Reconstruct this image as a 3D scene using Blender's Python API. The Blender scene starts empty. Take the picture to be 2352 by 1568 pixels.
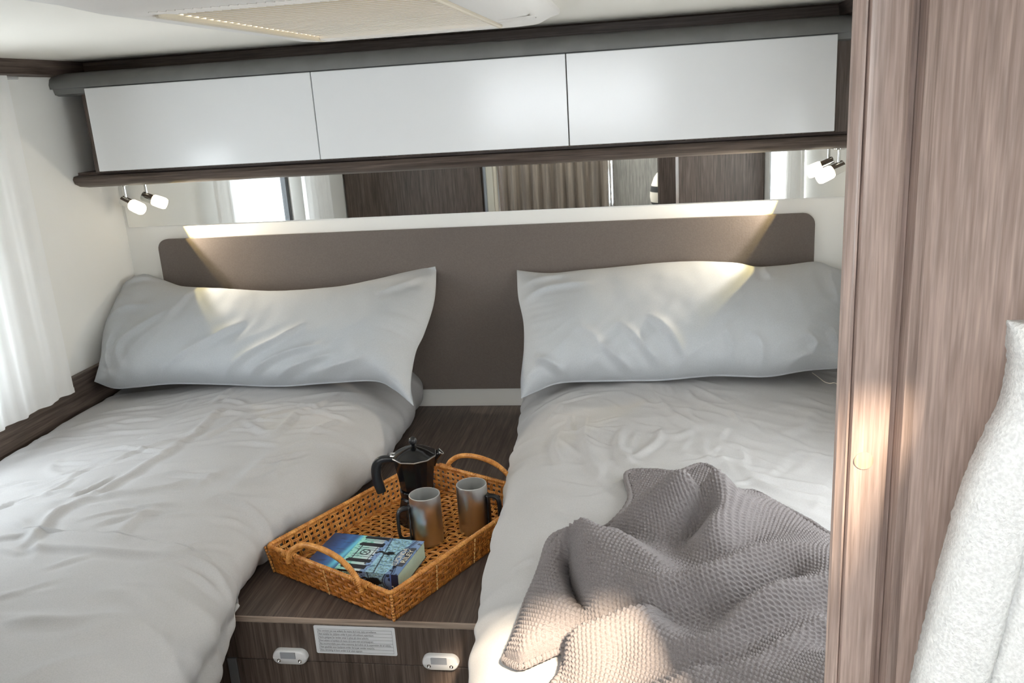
import bpy, math, random
import numpy as np
from mathutils import Matrix, Vector

S = bpy.context.scene
COL = S.collection
random.seed(7)

# ------------------------------------------------------------------ camera
CX, CY, FPX = 1176.0, 784.0, 1982.9
CAM = np.array([1.56395, -2.41246, 1.70205])
YAW, PIT, ROL = [math.radians(a) for a in (9.44015, 15.77586, -3.70005)]
_f = np.array([-math.sin(YAW)*math.cos(PIT), math.cos(YAW)*math.cos(PIT), -math.sin(PIT)])
_r0 = np.array([math.cos(YAW), math.sin(YAW), 0.0])
_u0 = np.cross(_r0, _f)
_r = math.cos(ROL)*_r0 + math.sin(ROL)*_u0
_u = -math.sin(ROL)*_r0 + math.cos(ROL)*_u0
cd = bpy.data.cameras.new('camera')
cam = bpy.data.objects.new('camera', cd); COL.objects.link(cam)
cd.sensor_width = 36.0; cd.lens = FPX/2352*36.0; cd.clip_start = 0.02; cd.clip_end = 200
cam.matrix_world = Matrix(((_r[0], _u[0], -_f[0], CAM[0]), (_r[1], _u[1], -_f[1], CAM[1]), (_r[2], _u[2], -_f[2], CAM[2]), (0, 0, 0, 1)))
S.camera = cam

def at(px, py, ax, val):
    """measured point of the photograph -> point on the plane ax = val (used to survey the room)"""
    d = _f + (px-CX)/FPX*_r - (py-CY)/FPX*_u
    i = 'xyz'.index(ax)
    return CAM + (val-CAM[i])/d[i]*d
def atxy(pts, z): return np.array([at(p[0], p[1], 'z', z)[:2] for p in pts])

# ------------------------------------------------------------------ world, sun, exposure
W = bpy.data.worlds.new('sky'); S.world = W; W.use_nodes = True
bg = W.node_tree.nodes['Background']
bg.inputs['Color'].default_value = (0.90, 0.95, 1.0, 1); bg.inputs['Strength'].default_value = 10.0
SUN_D = Vector((-0.35, 0.80, -0.86)).normalized()
sd = bpy.data.lights.new('sun', 'SUN'); sd.energy = 19; sd.angle = math.radians(3.5); sd.color = (1.0, 0.79, 0.58)
sun = bpy.data.objects.new('sun', sd); COL.objects.link(sun)
sun.rotation_euler = SUN_D.to_track_quat('-Z', 'Y').to_euler(); sun.location = (3.5, -6, 7)
def portal(name, loc, direction, sx, sy):
    l = bpy.data.lights.new(name, 'AREA'); l.shape = 'RECTANGLE'; l.size = sx; l.size_y = sy; l.cycles.is_portal = True
    o = bpy.data.objects.new(name, l); COL.objects.link(o); o.location = loc
    o.rotation_euler = Vector(direction).to_track_quat('-Z', 'Y').to_euler()
S.view_settings.view_transform = 'Standard'; S.view_settings.look = 'None'
S.view_settings.gamma = 1.0; S.view_settings.use_curve_mapping = False
S.view_settings.exposure = 0.12
S.cycles.use_denoising = True
S.cycles.max_bounces = 10; S.cycles.diffuse_bounces = 6; S.cycles.transparent_max_bounces = 12
S.cycles.sample_clamp_indirect = 8.0

RW, RD, RH = 2.10, -4.20, 1.87          # room width, far end behind the camera, ceiling
HATCH = (0.93, 1.29, -1.28, -0.66)      # roof window over the beds: x0 x1 y0 y1
SUN_OPEN = (1.67, 1.925, -2.44, -2.165)       # unseen roof opening behind, added and shaped to land the sun patches
FILL_ROOF = (0.55, 1.60, -3.55, -2.55)       # unseen roof opening, added for fill light from behind the camera
WINL = (-1.28, -0.70, 1.08, 1.62)       # left window y0 y1 z0 z1
WINR = (-1.60, -0.70, 1.08, 1.62)
WINB = (-3.70, -2.75, 0.95, 1.60)       # front room windows
FILL_FRONT = (0.35, 1.75, 1.47, 1.82)          # unseen front opening, added for more light on the cabinet doors
portal('left_window_portal', (-0.06, -0.99, 1.35), (1, 0, 0), 0.6, 0.56)
portal('right_window_portal', (RW+0.06, -1.15, 1.35), (-1, 0, 0), 0.92, 0.56)
portal('left_front_window_portal', (-0.06, -3.22, 1.25), (1, 0, 0), 0.97, 0.62)
portal('right_front_window_portal', (RW+0.06, -3.22, 1.25), (-1, 0, 0), 0.97, 0.62)
portal('added_front_opening_portal', (1.05, RD-0.08, 1.645), (0, 1, 0), 1.4, 0.36)
portal('added_sun_opening_portal', (1.81, -2.30, RH+0.06), (0, 0, -1), 0.30, 0.29)

# ------------------------------------------------------------------ materials
def srgb(r, g, b): return tuple(((c/255/12.92) if c/255 <= .04045 else ((c/255+.055)/1.055)**2.4) for c in (r, g, b)) + (1,)
def mat(name, col, rough=0.6, metal=0.0, spec=0.5, **kw):
    m = bpy.data.materials.new(name); m.use_nodes = True
    p = m.node_tree.nodes['Principled BSDF']
    p.inputs['Base Color'].default_value = col; p.inputs['Roughness'].default_value = rough
    p.inputs['Metallic'].default_value = metal; p.inputs['Specular IOR Level'].default_value = spec
    for k, v in kw.items(): p.inputs[k].default_value = v
    return m
def N(m, t, **kw):
    n = m.node_tree.nodes.new(t)
    for k, v in kw.items(): setattr(n, k, v)
    return n
def L(m, a, b): m.node_tree.links.new(a, b)
def ramp(m, fac, stops):
    r = N(m, 'ShaderNodeValToRGB'); e = r.color_ramp.elements
    while len(e) < len(stops): e.new(0.5)
    for el, (p, c) in zip(e, stops): el.position = p; el.color = c
    L(m, fac, r.inputs['Fac']); return r
def noise_mat(name, c1, c2, scale, stretch=(1, 1, 1), rough=0.6, lo=.35, hi=.65, detail=6, bump=0.0, spec=.5, metal=0., distort=0.0, fine=None, fc=.8):
    m = mat(name, c1, rough, metal, spec)
    tc = N(m, 'ShaderNodeTexCoord'); mp = N(m, 'ShaderNodeMapping'); mp.inputs['Scale'].default_value = stretch
    L(m, tc.outputs['Object'], mp.inputs['Vector'])
    no = N(m, 'ShaderNodeTexNoise'); no.inputs['Scale'].default_value = scale; no.inputs['Detail'].default_value = detail
    no.inputs['Distortion'].default_value = distort
    L(m, mp.outputs['Vector'], no.inputs['Vector'])
    r = ramp(m, no.outputs['Fac'], [(lo, c1), (hi, c2)])
    p = m.node_tree.nodes['Principled BSDF']; out = r.outputs['Color']
    if fine:
        n2 = N(m, 'ShaderNodeTexNoise'); n2.inputs['Scale'].default_value = scale*fine; n2.inputs['Detail'].default_value = 3
        L(m, mp.outputs['Vector'], n2.inputs['Vector'])
        r2 = ramp(m, n2.outputs['Fac'], [(.35, (.62, .62, .62, 1)), (.62, (1.15, 1.15, 1.15, 1))])
        mx = N(m, 'ShaderNodeMix', data_type='RGBA', blend_type='MULTIPLY'); mx.inputs['Factor'].default_value = fc
        L(m, out, mx.inputs[6]); L(m, r2.outputs['Color'], mx.inputs[7]); out = mx.outputs[2]
    L(m, out, p.inputs['Base Color'])
    if bump:
        b = N(m, 'ShaderNodeBump'); b.inputs['Strength'].default_value = bump; b.inputs['Distance'].default_value = .002
        L(m, no.outputs['Fac'], b.inputs['Height']); L(m, b.outputs['Normal'], p.inputs['Normal'])
    return m
def wood(name, axis, c1, c2, rough=.45, scale=9, spec=.4, fc=.8):
    st = [14, 14, 14]; st['xyz'.index(axis)] = 0.55
    return noise_mat(name, c1, c2, scale, tuple(st), rough, .3, .72, 5, .08, spec, 0., .6, 2.6, fc)
WD1, WD2 = srgb(72, 61, 55), srgb(112, 98, 90)
M = dict(
    white=mat('white_wall_lining', srgb(241, 240, 237), .5),
    ceil=mat('white_ceiling_lining', srgb(241, 237, 228), .6),
    gloss=mat('white_gloss_laminate', srgb(237, 238, 240), .16, spec=.5),
    woodx=wood('brown_wood_along_x', 'x', WD1, WD2), woody=wood('brown_wood_along_y', 'y', WD1, WD2), woodz=wood('brown_wood_upright', 'z', WD1, WD2),
    edge=wood('light_wood_edging', 'x', srgb(150, 133, 121), srgb(182, 164, 150)),
    pillar=wood('lit_pillar_wood', 'z', srgb(154, 134, 126), srgb(190, 169, 160), rough=.27, scale=16, fc=.45),  # lit copy of the brown wood, brightness put into its colour
    floor=wood('floor_wood', 'y', srgb(110, 95, 82), srgb(140, 124, 108)),
    grey=noise_mat('grey_profile', srgb(108, 108, 107), srgb(116, 116, 115), 20, rough=.42),
    alu=mat('grey_metal_strip', srgb(150, 154, 160), .4, .6),
    taupe=noise_mat('taupe_leatherette', srgb(104, 94, 88), srgb(110, 100, 94), 260, rough=.55, bump=.15),
    mirror=mat('mirror_silver', (.86, .87, .86, 1), .015, 1.0),
    chrome=mat('chrome', (.75, .75, .74, 1), .08, 1.0),
    duvet=noise_mat('warm_grey_cotton', srgb(178, 176, 176), srgb(185, 183, 183), 500, rough=.85, bump=.06, spec=.2),
    pillow=noise_mat('cool_grey_cotton', srgb(179, 182, 186), srgb(187, 190, 194), 500, rough=.8, bump=.06, spec=.25),
    mattress=mat('mattress_cloth', srgb(200, 198, 192), .9),
    knit=noise_mat('grey_knit_wool', srgb(122, 116, 117), srgb(141, 135, 135), 900, rough=.95, bump=.5, spec=.15),
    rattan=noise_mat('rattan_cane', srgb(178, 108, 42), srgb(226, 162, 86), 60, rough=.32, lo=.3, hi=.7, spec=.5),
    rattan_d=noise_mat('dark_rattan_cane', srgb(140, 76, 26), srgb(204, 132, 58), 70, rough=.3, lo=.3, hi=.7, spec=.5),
    cane=mat('pale_cane_stitch', srgb(222, 178, 118), .35),
    black=mat('black_enamel', (.006, .006, .007, 1), .12),
    blackpl=mat('black_plastic', (.012, .013, .016, 1), .32),
    worn=mat('worn_bare_edge', (.6, .6, .6, 1), .3, 1.0),
    steel_old=noise_mat('brushed_steel', (.42, .41, .39, 1), (.60, .59, .57, 1), 60, (1, 1, .02), .26, metal=1.0, bump=.05),
    steel_in=mat('steel_inside', (.62, .62, .60, 1), .18, 1.0),
    plastic=mat('white_plastic', srgb(222, 222, 224), .22), insert=mat('grey_rubber', srgb(160, 163, 170), .6),
    sticker=mat('white_sticker', srgb(226, 228, 232), .5), ink=mat('dark_ink', srgb(62, 62, 70), .7),
    page=noise_mat('pale_page_edges', srgb(170, 200, 186), srgb(196, 218, 204), 300, (1, 1, 6), .85),
    lamp_off=mat('ivory_trim', srgb(210, 200, 182), .5),
    towel=noise_mat('white_terry', srgb(222, 222, 221), srgb(243, 243, 242), 420, rough=.95, bump=.8, spec=.1),
    hatch=mat('hatch_plastic', srgb(226, 222, 217), .42),
    hcurt=noise_mat('taupe_curtain_cloth', srgb(70, 62, 55), srgb(100, 90, 80), 8, (6, 6, .2), .9),
    cream=mat('cream_laminate', srgb(206, 200, 186), .5), greyw=wood('grey_limed_wood', 'z', srgb(104, 101, 95), srgb(126, 122, 116)),
    stripe_b=mat('black_cloth', (.01, .01, .011, 1), .8), stripe_w=mat('white_cloth', srgb(214, 206, 192), .8),
)
def cloth_translucent(name, col, transp, transl=.55):
    m = bpy.data.materials.new(name); m.use_nodes = True; t = m.node_tree; t.nodes.clear()
    o = N(m, 'ShaderNodeOutputMaterial'); d = N(m, 'ShaderNodeBsdfDiffuse'); tr = N(m, 'ShaderNodeBsdfTranslucent'); tp = N(m, 'ShaderNodeBsdfTransparent')
    d.inputs[0].default_value = col; tr.inputs[0].default_value = col
    a = N(m, 'ShaderNodeMixShader'); a.inputs[0].default_value = transl; L(m, d.outputs[0], a.inputs[1]); L(m, tr.outputs[0], a.inputs[2])
    b = N(m, 'ShaderNodeMixShader'); b.inputs[0].default_value = transp; L(m, a.outputs[0], b.inputs[1]); L(m, tp.outputs[0], b.inputs[2])
    L(m, b.outputs[0], o.inputs['Surface']); return m
M['sheer'] = cloth_translucent('white_voile', (.97, .97, .97, 1), .05, .5)
M['blind'] = cloth_translucent('cream_pleated_blind', srgb(216, 206, 182), .0, .03)
def glass(name):
    m = bpy.data.materials.new(name); m.use_nodes = True; t = m.node_tree; t.nodes.clear()
    o = N(m, 'ShaderNodeOutputMaterial'); g = N(m, 'ShaderNodeBsdfGlossy'); g.inputs['Roughness'].default_value = .02
    tp = N(m, 'ShaderNodeBsdfTransparent'); tp.inputs[0].default_value = (.93, .95, .95, 1)
    b = N(m, 'ShaderNodeMixShader'); b.inputs[0].default_value = .05; L(m, tp.outputs[0], b.inputs[1]); L(m, g.outputs[0], b.inputs[2])
    L(m, b.outputs[0], o.inputs['Surface']); return m
M['glass'] = glass('window_acrylic')
M['milky'] = cloth_translucent('milky_acrylic', (.93, .93, .92, 1), .0, .85)
M['shade'] = cloth_translucent('white_sun_diffuser', (.93, .93, .92, 1), .0, .75)
def emis(name, col, s):
    m = mat(name, col, .4); p = m.node_tree.nodes['Principled BSDF']
    p.inputs['Emission Color'].default_value = col; p.inputs['Emission Strength'].default_value = s; return m
def brushed(name, c, r, mt=1.0):
    m = mat(name, c, r, mt, **{'Anisotropic': .75}); t_ = N(m, 'ShaderNodeTangent'); t_.direction_type = 'RADIAL'; t_.axis = 'Z'
    L(m, t_.outputs[0], m.node_tree.nodes['Principled BSDF'].inputs['Tangent']); return m
M['steel'] = brushed('brushed_steel', (.66, .66, .66, 1), .30, 1.0); M['steel_in'] = brushed('steel_inside', (.80, .80, .79, 1), .32, .85)
M['lampglass'] = emis('lit_opal_glass', (1.0, .90, .70, 1), 2.6)

# ------------------------------------------------------------------ object helpers
def tag(o, label=None, cat=None, group=None, kind=None):
    for k, v in (('label', label), ('category', cat), ('group', group), ('kind', kind)):
        if v: o[k] = v
    return o
def thing(name, loc, label, cat, group=None):
    o = bpy.data.objects.new(name, None); COL.objects.link(o); o.location = loc; o.empty_display_size = .05
    return tag(o, label, cat, group)
def world_loc(p):
    v = Vector((0, 0, 0))
    while p is not None: v = v + Vector(p.location); p = p.parent
    return v
def obj(name, verts, faces, m, parent=None, smooth=False, mats=None, mi=None):
    """one mesh object; verts are given in room coordinates"""
    verts = np.asarray(verts, float)
    if parent is not None:
        verts = verts - np.array(world_loc(parent)); 
    me = bpy.data.meshes.new(name)
    me.from_pydata(verts.tolist(), [], [list(map(int, f)) for f in faces])
    me.materials.append(m if not isinstance(m, str) else M[m])
    for x in (mats or []): me.materials.append(M[x])
    if mi is not None: me.polygons.foreach_set('material_index', mi)
    if smooth: me.polygons.foreach_set('use_smooth', [True]*len(me.polygons))
    me.update()
    o = bpy.data.objects.new(name, me); COL.objects.link(o)
    if parent is not None: o.parent = parent
    return o
def gridfaces(nv, nu, closed_u=False, off=0):
    i = np.arange(nv-1)[:, None]; j = np.arange(nu if closed_u else nu-1)[None, :]
    a = i*nu+j; b = i*nu+(j+1) % nu
    return (np.stack([a, b, b+nu, a+nu], -1).reshape(-1, 4)+off)
def grid(name, P, m, parent=None, smooth=True, closed_u=False, flip=False):
    nv, nu = P.shape[:2]; f = gridfaces(nv, nu, closed_u)
    if flip: f = f[:, ::-1]
    return fast(name, P.reshape(-1, 3), f, m, parent, smooth)
def fast(name, v, f, m, parent=None, smooth=True):
    v = np.asarray(v, float)
    if parent is not None: v = v - np.array(world_loc(parent))
    me = bpy.data.meshes.new(name); n = len(v); k = len(f); f = np.asarray(f, np.int32)
    me.vertices.add(n); me.vertices.foreach_set('co', v.astype(np.float32).ravel())
    w = f.shape[1]
    me.loops.add(k*w); me.loops.foreach_set('vertex_index', f.ravel())
    me.polygons.add(k); me.polygons.foreach_set('loop_start', np.arange(0, k*w, w, dtype=np.int32))
    me.polygons.foreach_set('use_smooth', np.full(k, smooth))
    me.update(calc_edges=True); me.validate()
    me.materials.append(M[m] if isinstance(m, str) else m)
    o = bpy.data.objects.new(name, me); COL.objects.link(o)
    if parent is not None: o.parent = parent
    return o
class MB:
    def __init__(s): s.v = []; s.f = []
    def add(s, v, f):
        o = len(s.v); s.v += [tuple(map(float, p)) for p in v]; s.f += [[int(i)+o for i in q] for q in f]; return s
    def box(s, x0, x1, y0, y1, z0, z1):
        v = [(x, y, z) for x in (x0, x1) for y in (y0, y1) for z in (z0, z1)]
        return s.add(v, [(0, 1, 3, 2), (4, 6, 7, 5), (0, 4, 5, 1), (2, 3, 7, 6), (0, 2, 6, 4), (1, 5, 7, 3)])
    def rbox(s, x0, x1, y0, y1, z0, z1, b=.003):
        """box with chamfered edges"""
        xs, ys, zs = (x0, x1), (y0, y1), (z0, z1); v = []; idx = {}
        c = ((x0+x1)/2, (y0+y1)/2, (z0+z1)/2)
        for a in (0, 1):
            for bb in (0, 1):
                for cc in (0, 1):
                    P = (xs[a], ys[bb], zs[cc]); sg = [1 if P[k] < c[k] else -1 for k in range(3)]
                    for k in range(3):
                        q = [P[t]+(0 if t == k else sg[t]*b) for t in range(3)]
                        idx[(a, bb, cc, k)] = len(v); v.append(q)
        f = []
        for k in range(3):
            o = [t for t in range(3) if t != k]
            for side in (0, 1):
                loop = []
                for (p, q) in ((0, 0), (1, 0), (1, 1), (0, 1)):
                    kk = [0, 0, 0]; kk[k] = side; kk[o[0]] = p; kk[o[1]] = q; loop.append(idx[(*kk, k)])
                f.append(loop if (side == 1) == (k != 1) else loop[::-1])
        for k in range(3):   # edge chamfers along axis k
            o = [t for t in range(3) if t != k]
            for p in (0, 1):
                for q in (0, 1):
                    def K(e, w):
                        kk = [0, 0, 0]; kk[k] = e; kk[o[0]] = p; kk[o[1]] = q; return idx[(*kk, w)]
                    f.append([K(0, o[0]), K(1, o[0]), K(1, o[1]), K(0, o[1])])
        for a in (0, 1):
            for bb in (0, 1):
                for cc in (0, 1): f.append([idx[(a, bb, cc, 0)], idx[(a, bb, cc, 1)], idx[(a, bb, cc, 2)]])
        return s.add(v, f)
    def prism(s, prof, axis, a, b):
        """closed 2-D profile extruded along an axis; profile coordinates are the other two axes in order"""
        n = len(prof); v = []
        for t in (a, b):
            for p in prof:
                v.append((t, p[0], p[1]) if axis == 'x' else (p[0], t, p[1]) if axis == 'y' else (p[0], p[1], t))
        f = [[i, (i+1) % n, n+(i+1) % n, n+i] for i in range(n)] + [list(range(n))[::-1], list(range(n, 2*n))]
        return s.add(v, f)
    def tube(s, pts, r, k=8, closed=False, cap=True, flat=1.0):
        P = np.array(pts, float); n = len(P); rr = np.broadcast_to(np.asarray(r, float), (n,))
        T = np.gradient(P, axis=0) if not closed else np.roll(P, -1, 0)-np.roll(P, 1, 0)
        T /= np.linalg.norm(T, axis=1)[:, None]+1e-12
        up = np.array([0, 0, 1.0]) if abs(T[0][2]) < .9 else np.array([1.0, 0, 0])
        v = []; A = np.cross(T[0], up); A /= np.linalg.norm(A)
        for i in range(n):
            A = A-T[i]*(A@T[i]); A /= np.linalg.norm(A)+1e-12; B = np.cross(T[i], A)
            for j in range(k):
                t = 2*math.pi*j/k; v.append(P[i]+rr[i]*(math.cos(t)*A+flat*math.sin(t)*B))
        f = []
        for i in range(n if closed else n-1):
            for j in range(k):
                a = i*k+j; b = i*k+(j+1) % k; c = ((i+1) % n)*k; f.append([a, b, c+(j+1) % k, c+j])
        if cap and not closed: f += [list(range(k))[::-1], list(range((n-1)*k, n*k))]
        return s.add(v, f)
    def lathe(s, prof, c, k=32, axis=(0, 0, 1), cap=True, start=0.0):
        ax = Vector(axis).normalized(); q = ax.to_track_quat('Z', 'Y'); v = []
        for (r, h) in prof:
            for j in range(k):
                t = 2*math.pi*j/k+start; v.append(Vector(c)+q @ Vector((r*math.cos(t), r*math.sin(t), h)))
        n = len(prof); f = [[i*k+j, i*k+(j+1) % k, (i+1)*k+(j+1) % k, (i+1)*k+j] for i in range(n-1) for j in range(k)]
        if cap: f += [list(range(k))[::-1], list(range((n-1)*k, n*k))]
        return s.add(v, f)
    def go(s, name, m, parent=None, smooth=False, ang=None):
        o = obj(name, s.v, s.f, M[m] if isinstance(m, str) else m, parent, smooth or ang is not None)
        if ang is not None: 
            import bmesh
            bm = bmesh.new(); bm.from_mesh(o.data); lim = math.radians(ang)
            for e in bm.edges:
                if len(e.link_faces) == 2 and e.calc_face_angle(0) > lim: e.smooth = False
            bm.to_mesh(o.data); bm.free()
        return o
def struct(o): o['kind'] = 'structure'; return o
def crom(P, n):
    """Catmull-Rom through the rows of P, n samples"""
    P = np.asarray(P, float); Q = np.vstack([2*P[0]-P[1], P, 2*P[-1]-P[-2]]); m = len(P)-1
    t = np.linspace(0, m-1e-9, n); i = t.astype(int); u = (t-i)[:, None]
    a, b, c, d = Q[i], Q[i+1], Q[i+2], Q[i+3]
    return .5*((2*b)+(-a+c)*u+(2*a-5*b+4*c-d)*u*u+(-a+3*b-3*c+d)*u**3)
_rng = np.random.RandomState(5); _perm = np.concatenate([_rng.permutation(256)]*3); _g = _rng.uniform(-1, 1, (256, 2)); _g /= np.linalg.norm(_g, axis=1)[:, None]
def perlin(x, y):
    xi = np.floor(x).astype(int); yi = np.floor(y).astype(int); xf = x-xi; yf = y-yi
    fx = xf**3*(xf*(xf*6-15)+10); fy = yf**3*(yf*(yf*6-15)+10); xi &= 255; yi &= 255
    def g(a, b, dx, dy): h = _g[_perm[_perm[(xi+a) & 255]+((yi+b) & 255)]]; return h[..., 0]*dx+h[..., 1]*dy
    n0 = g(0, 0, xf, yf)*(1-fx)+g(1, 0, xf-1, yf)*fx; n1 = g(0, 1, xf, yf-1)*(1-fx)+g(1, 1, xf-1, yf-1)*fx
    return n0*(1-fy)+n1*fy
def fbm(x, y, o=3):
    s = 0; a = 1.
    for k in range(o): s = s+a*perlin(x*2**k+17.3*k, y*2**k+9.1*k); a *= .5
    return s
def crease(X, Y, line, h, w, back=.45):
    """ridge with a furrow along one side following a polyline (room coordinates)"""
    line = crom(line, max(12, 6*len(line))); best = np.full(X.shape, 1e9); side = np.zeros(X.shape); par = np.zeros(X.shape)
    x0, y0 = line.min(0)-5*w; x1, y1 = line.max(0)+5*w
    msk = (X > x0) & (X < x1) & (Y > y0) & (Y < y1); x = X[msk]; y = Y[msk]
    b = np.full(x.shape, 1e9); sd_ = np.zeros(x.shape); pr = np.zeros(x.shape)
    for i in range(len(line)-1):
        a, d = line[i], line[i+1]-line[i]; l2 = d@d+1e-15
        t = np.clip(((x-a[0])*d[0]+(y-a[1])*d[1])/l2, 0, 1); dx = x-a[0]-t*d[0]; dy = y-a[1]-t*d[1]; q = dx*dx+dy*dy
        u = q < b; b[u] = q[u]; sd_[u] = np.sign(d[0]*dy-d[1]*dx)[u]; pr[u] = ((i+t)/(len(line)-1))[u]
    D = np.sqrt(b)*sd_; taper = np.clip(np.minimum(pr, 1-pr)*4, 0, 1)
    out = np.zeros(X.shape)
    out[msk] = h*taper*(np.exp(-(np.abs(D)/w)**1.5) - back*np.exp(-((D+1.5*w)/(1.1*w))**2) - .15*np.exp(-((D-2*w)/(1.6*w))**2))
    return out
def normals(P):
    du = np.gradient(P, axis=1); dv = np.gradient(P, axis=0); n = np.cross(du, dv); n /= np.linalg.norm(n, axis=-1)[..., None]+1e-12
    return n

# ================================================================== THE SETTING
b = MB().box(-.05, RW+.05, RD-.05, .05, -.06, 0); struct(b.go('floor', 'floor'))
def slab_with_holes(u0, u1, v0, v1, holes, emit):
    us = sorted({u0, u1, *[h[0] for h in holes], *[h[1] for h in holes]}); vs = sorted({v0, v1, *[h[2] for h in holes], *[h[3] for h in holes]})
    for i in range(len(us)-1):
        for j in range(len(vs)-1):
            cu, cv = (us[i]+us[i+1])/2, (vs[j]+vs[j+1])/2
            if any(h[0] < cu < h[1] and h[2] < cv < h[3] for h in holes): continue
            emit(us[i], us[i+1], vs[j], vs[j+1])
b = MB(); slab_with_holes(-.05, RW+.05, RD-.05, .05, [HATCH, SUN_OPEN, FILL_ROOF], lambda a, c, d, e: b.box(a, c, d, e, RH, RH+.035)); struct(b.go('ceiling', 'ceil'))
b = MB(); slab_with_holes(RD-.05, .05, 0, RH, [WINL, WINB], lambda a, c, d, e: b.box(-.04, 0, a, c, d, e)); struct(b.go('wall_left', 'white'))
b = MB(); slab_with_holes(RD-.05, .05, 0, RH, [WINR, WINB], lambda a, c, d, e: b.box(RW, RW+.04, a, c, d, e)); struct(b.go('wall_right', 'white'))
# back wall with softly rounded corners to the side walls
prof = [(-.0, .04), (-.0, -.05)]+[(.05-.05*math.cos(t), -.05+.05*math.sin(t)) for t in np.linspace(0, math.pi/2, 9)]
b = MB().box(0, RW, 0, .04, 0, RH); 
struct(b.go('wall_back', 'white'))
b = MB(); slab_with_holes(0, RW, 0, RH, [FILL_FRONT], lambda a, c, d, e: b.box(a, c, RD-.04, RD, d, e)); struct(b.go('wall_front', 'cream'))
# ceiling trims (dark wood battens)
def trim(name, prof, axis, a, c, m): struct(MB().prism(prof, axis, a, c).go(name, m))
trim('trim_1', [(0, 1.832), (.006, 1.828), (.018, 1.834), (.022, 1.87), (0, 1.87)], 'y', -1.65, -.002, 'woody')
trim('trim_2', [(-.001, 1.839), (-.095, 1.839), (-.095, 1.866), (-.091, 1.87), (-.001, 1.87)], 'x', .022, RW-.06, 'woodx')
trim('trim_3', [(RW, 1.826), (RW-.055, 1.832), (RW-.068, 1.84), (RW-.072, 1.87), (RW, 1.87)], 'y', -1.76, -.002, 'woody')
# windows
def window(name, x, w, sgn):
    y0, y1, z0, z1 = w
    fr = MB()
    for a in ((y0, y0+.03, z0, z1), (y1-.03, y1, z0, z1), (y0+.03, y1-.03, z0, z0+.03), (y0+.03, y1-.03, z1-.03, z1)): fr.rbox(x-.012, x+.016, *a, .003)
    o = struct(fr.go(name, 'blackpl')); g = MB().box(x-.002, x+.002, y0+.03, y1-.03, z0+.03, z1-.03); g.go('window_pane', 'glass', o)
window('window_1', -.02, WINL, 1); window('window_2', RW+.02, WINR, -1)
w2 = bpy.data.objects['window_2']; obj('added_sun_diffuser', [(RW+.003, y, z) for y, z in ((WINR[0], WINR[2]), (WINR[1], WINR[2]), (WINR[1], WINR[3]), (WINR[0], WINR[3]))], [(0, 1, 2, 3)], M['shade'], w2)  # sheet added over this window to break up the direct sun
MB().tube([(RW-.001, WINR[0], WINR[3]+.012), (RW-.001, WINR[1], WINR[3]+.012)], .012, 10).go('diffuser_roller', 'plastic', w2, smooth=True)
window('window_3', -.02, WINB, 1); window('window_4', RW+.02, WINB, -1)

# ================================================================== OVERHEAD CABINET
cab = thing('overhead_cabinet', (1.05, -.10, 1.53), 'long overhead wall cabinet with three white gloss flap doors and grey top profile', 'cabinet')
MB().rbox(.069, 2.094, -.198, -.001, 1.573, 1.79, .001).go('carcass', 'woodz', cab)
P = [(-.001, 1.838), (-.17, 1.838), (-.205, 1.833), (-.222, 1.822), (-.228, 1.808), (-.226, 1.797), (-.214, 1.797), (-.210, 1.783), (-.196, 1.779), (-.001, 1.779)]
MB().prism(P, 'x', .001, RW-.001).go('top_rail', 'grey', cab, ang=40)
P = [(-.001, 1.574), (-.178, 1.574), (-.178, 1.567), (-.200, 1.565), (-.206, 1.557), (-.200, 1.545), (-.180, 1.536), (-.140, 1.530), (-.09, 1.528), (-.001, 1.528)]
MB().prism(P, 'x', .001, RW-.001).go('bottom_shelf', 'woodx', cab, ang=40)
xs = [.094, .726, 1.3755, 2.006]
for i in range(3):
    MB().rbox(xs[i]+.0013, xs[i+1]-.0013, -.221, -.204, 1.577, 1.7945, .0012).go('cabinet_door', 'gloss', cab)

# ================================================================== MIRROR, HEADBOARD
mr = MB().box(.012, RW-.012, -.005, -.001, 1.395, 1.527).go('wall_mirror', 'mirror'); tag(mr, 'long narrow mirror strip on the white wall below the overhead cabinet', 'mirror')
def rrect(x0, x1, z0, z1, r, n=6):
    P = []
    for cx, cz, a in ((x1-r, z1-r, 0), (x0+r, z1-r, 90), (x0+r, z0+r, 180), (x1-r, z0+r, 270)):
        for k in range(n+1): t = math.radians(a+90*k/n); P.append((cx+r*math.cos(t), cz+r*math.sin(t)))
    return P
hb = MB().prism(rrect(.102, 2.006, .87, 1.355, .03), 'y', -.014, -.001).go('headboard', 'taupe', ang=30); tag(hb, 'long taupe grey headboard panel with rounded corners on the back wall', 'headboard')

# ================================================================== NIGHTSTAND
YN = -1.114; ZN = .812
ns = thing('nightstand', (1.03, -.56, 0), 'dark brown wood cabinet between the two beds carrying the rattan tray', 'nightstand')
MB().box(.66, 1.40, YN+.004, -.002, ZN-.022, ZN).go('top_panel', 'woody', ns)
MB().rbox(.66, 1.40, YN, YN+.0038, ZN-.0108, ZN+.0004, .0006).go('edge_strip', 'edge', ns)
YP = YN+.0018
pz = at(800, 1522, 'y', YP)[2]; pl = at(517, 1511, 'y', YP); prr = at(1080, 1534, 'y', YP)
ZS = (pl[2]+prr[2])/2
MB().rbox(.675, 1.40, YP, YP+.016, ZS+.0015, ZN-.0122, .0008).go('front_panel', 'woodz', ns)
xg = at(527, 1545, 'y', YP)[0]
MB().rbox(xg+.018, 1.40, YP+.002, YP+.016, .02, ZS-.0015, .0008).go('lower_panel', 'woodz', ns)
MB().rbox(xg-.001, xg+.017, YP+.001, YP+.014, .02, ZS-.0015, .001).go('metal_strip', 'alu', ns)['label'] = 'grey metal edge strip'
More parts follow.
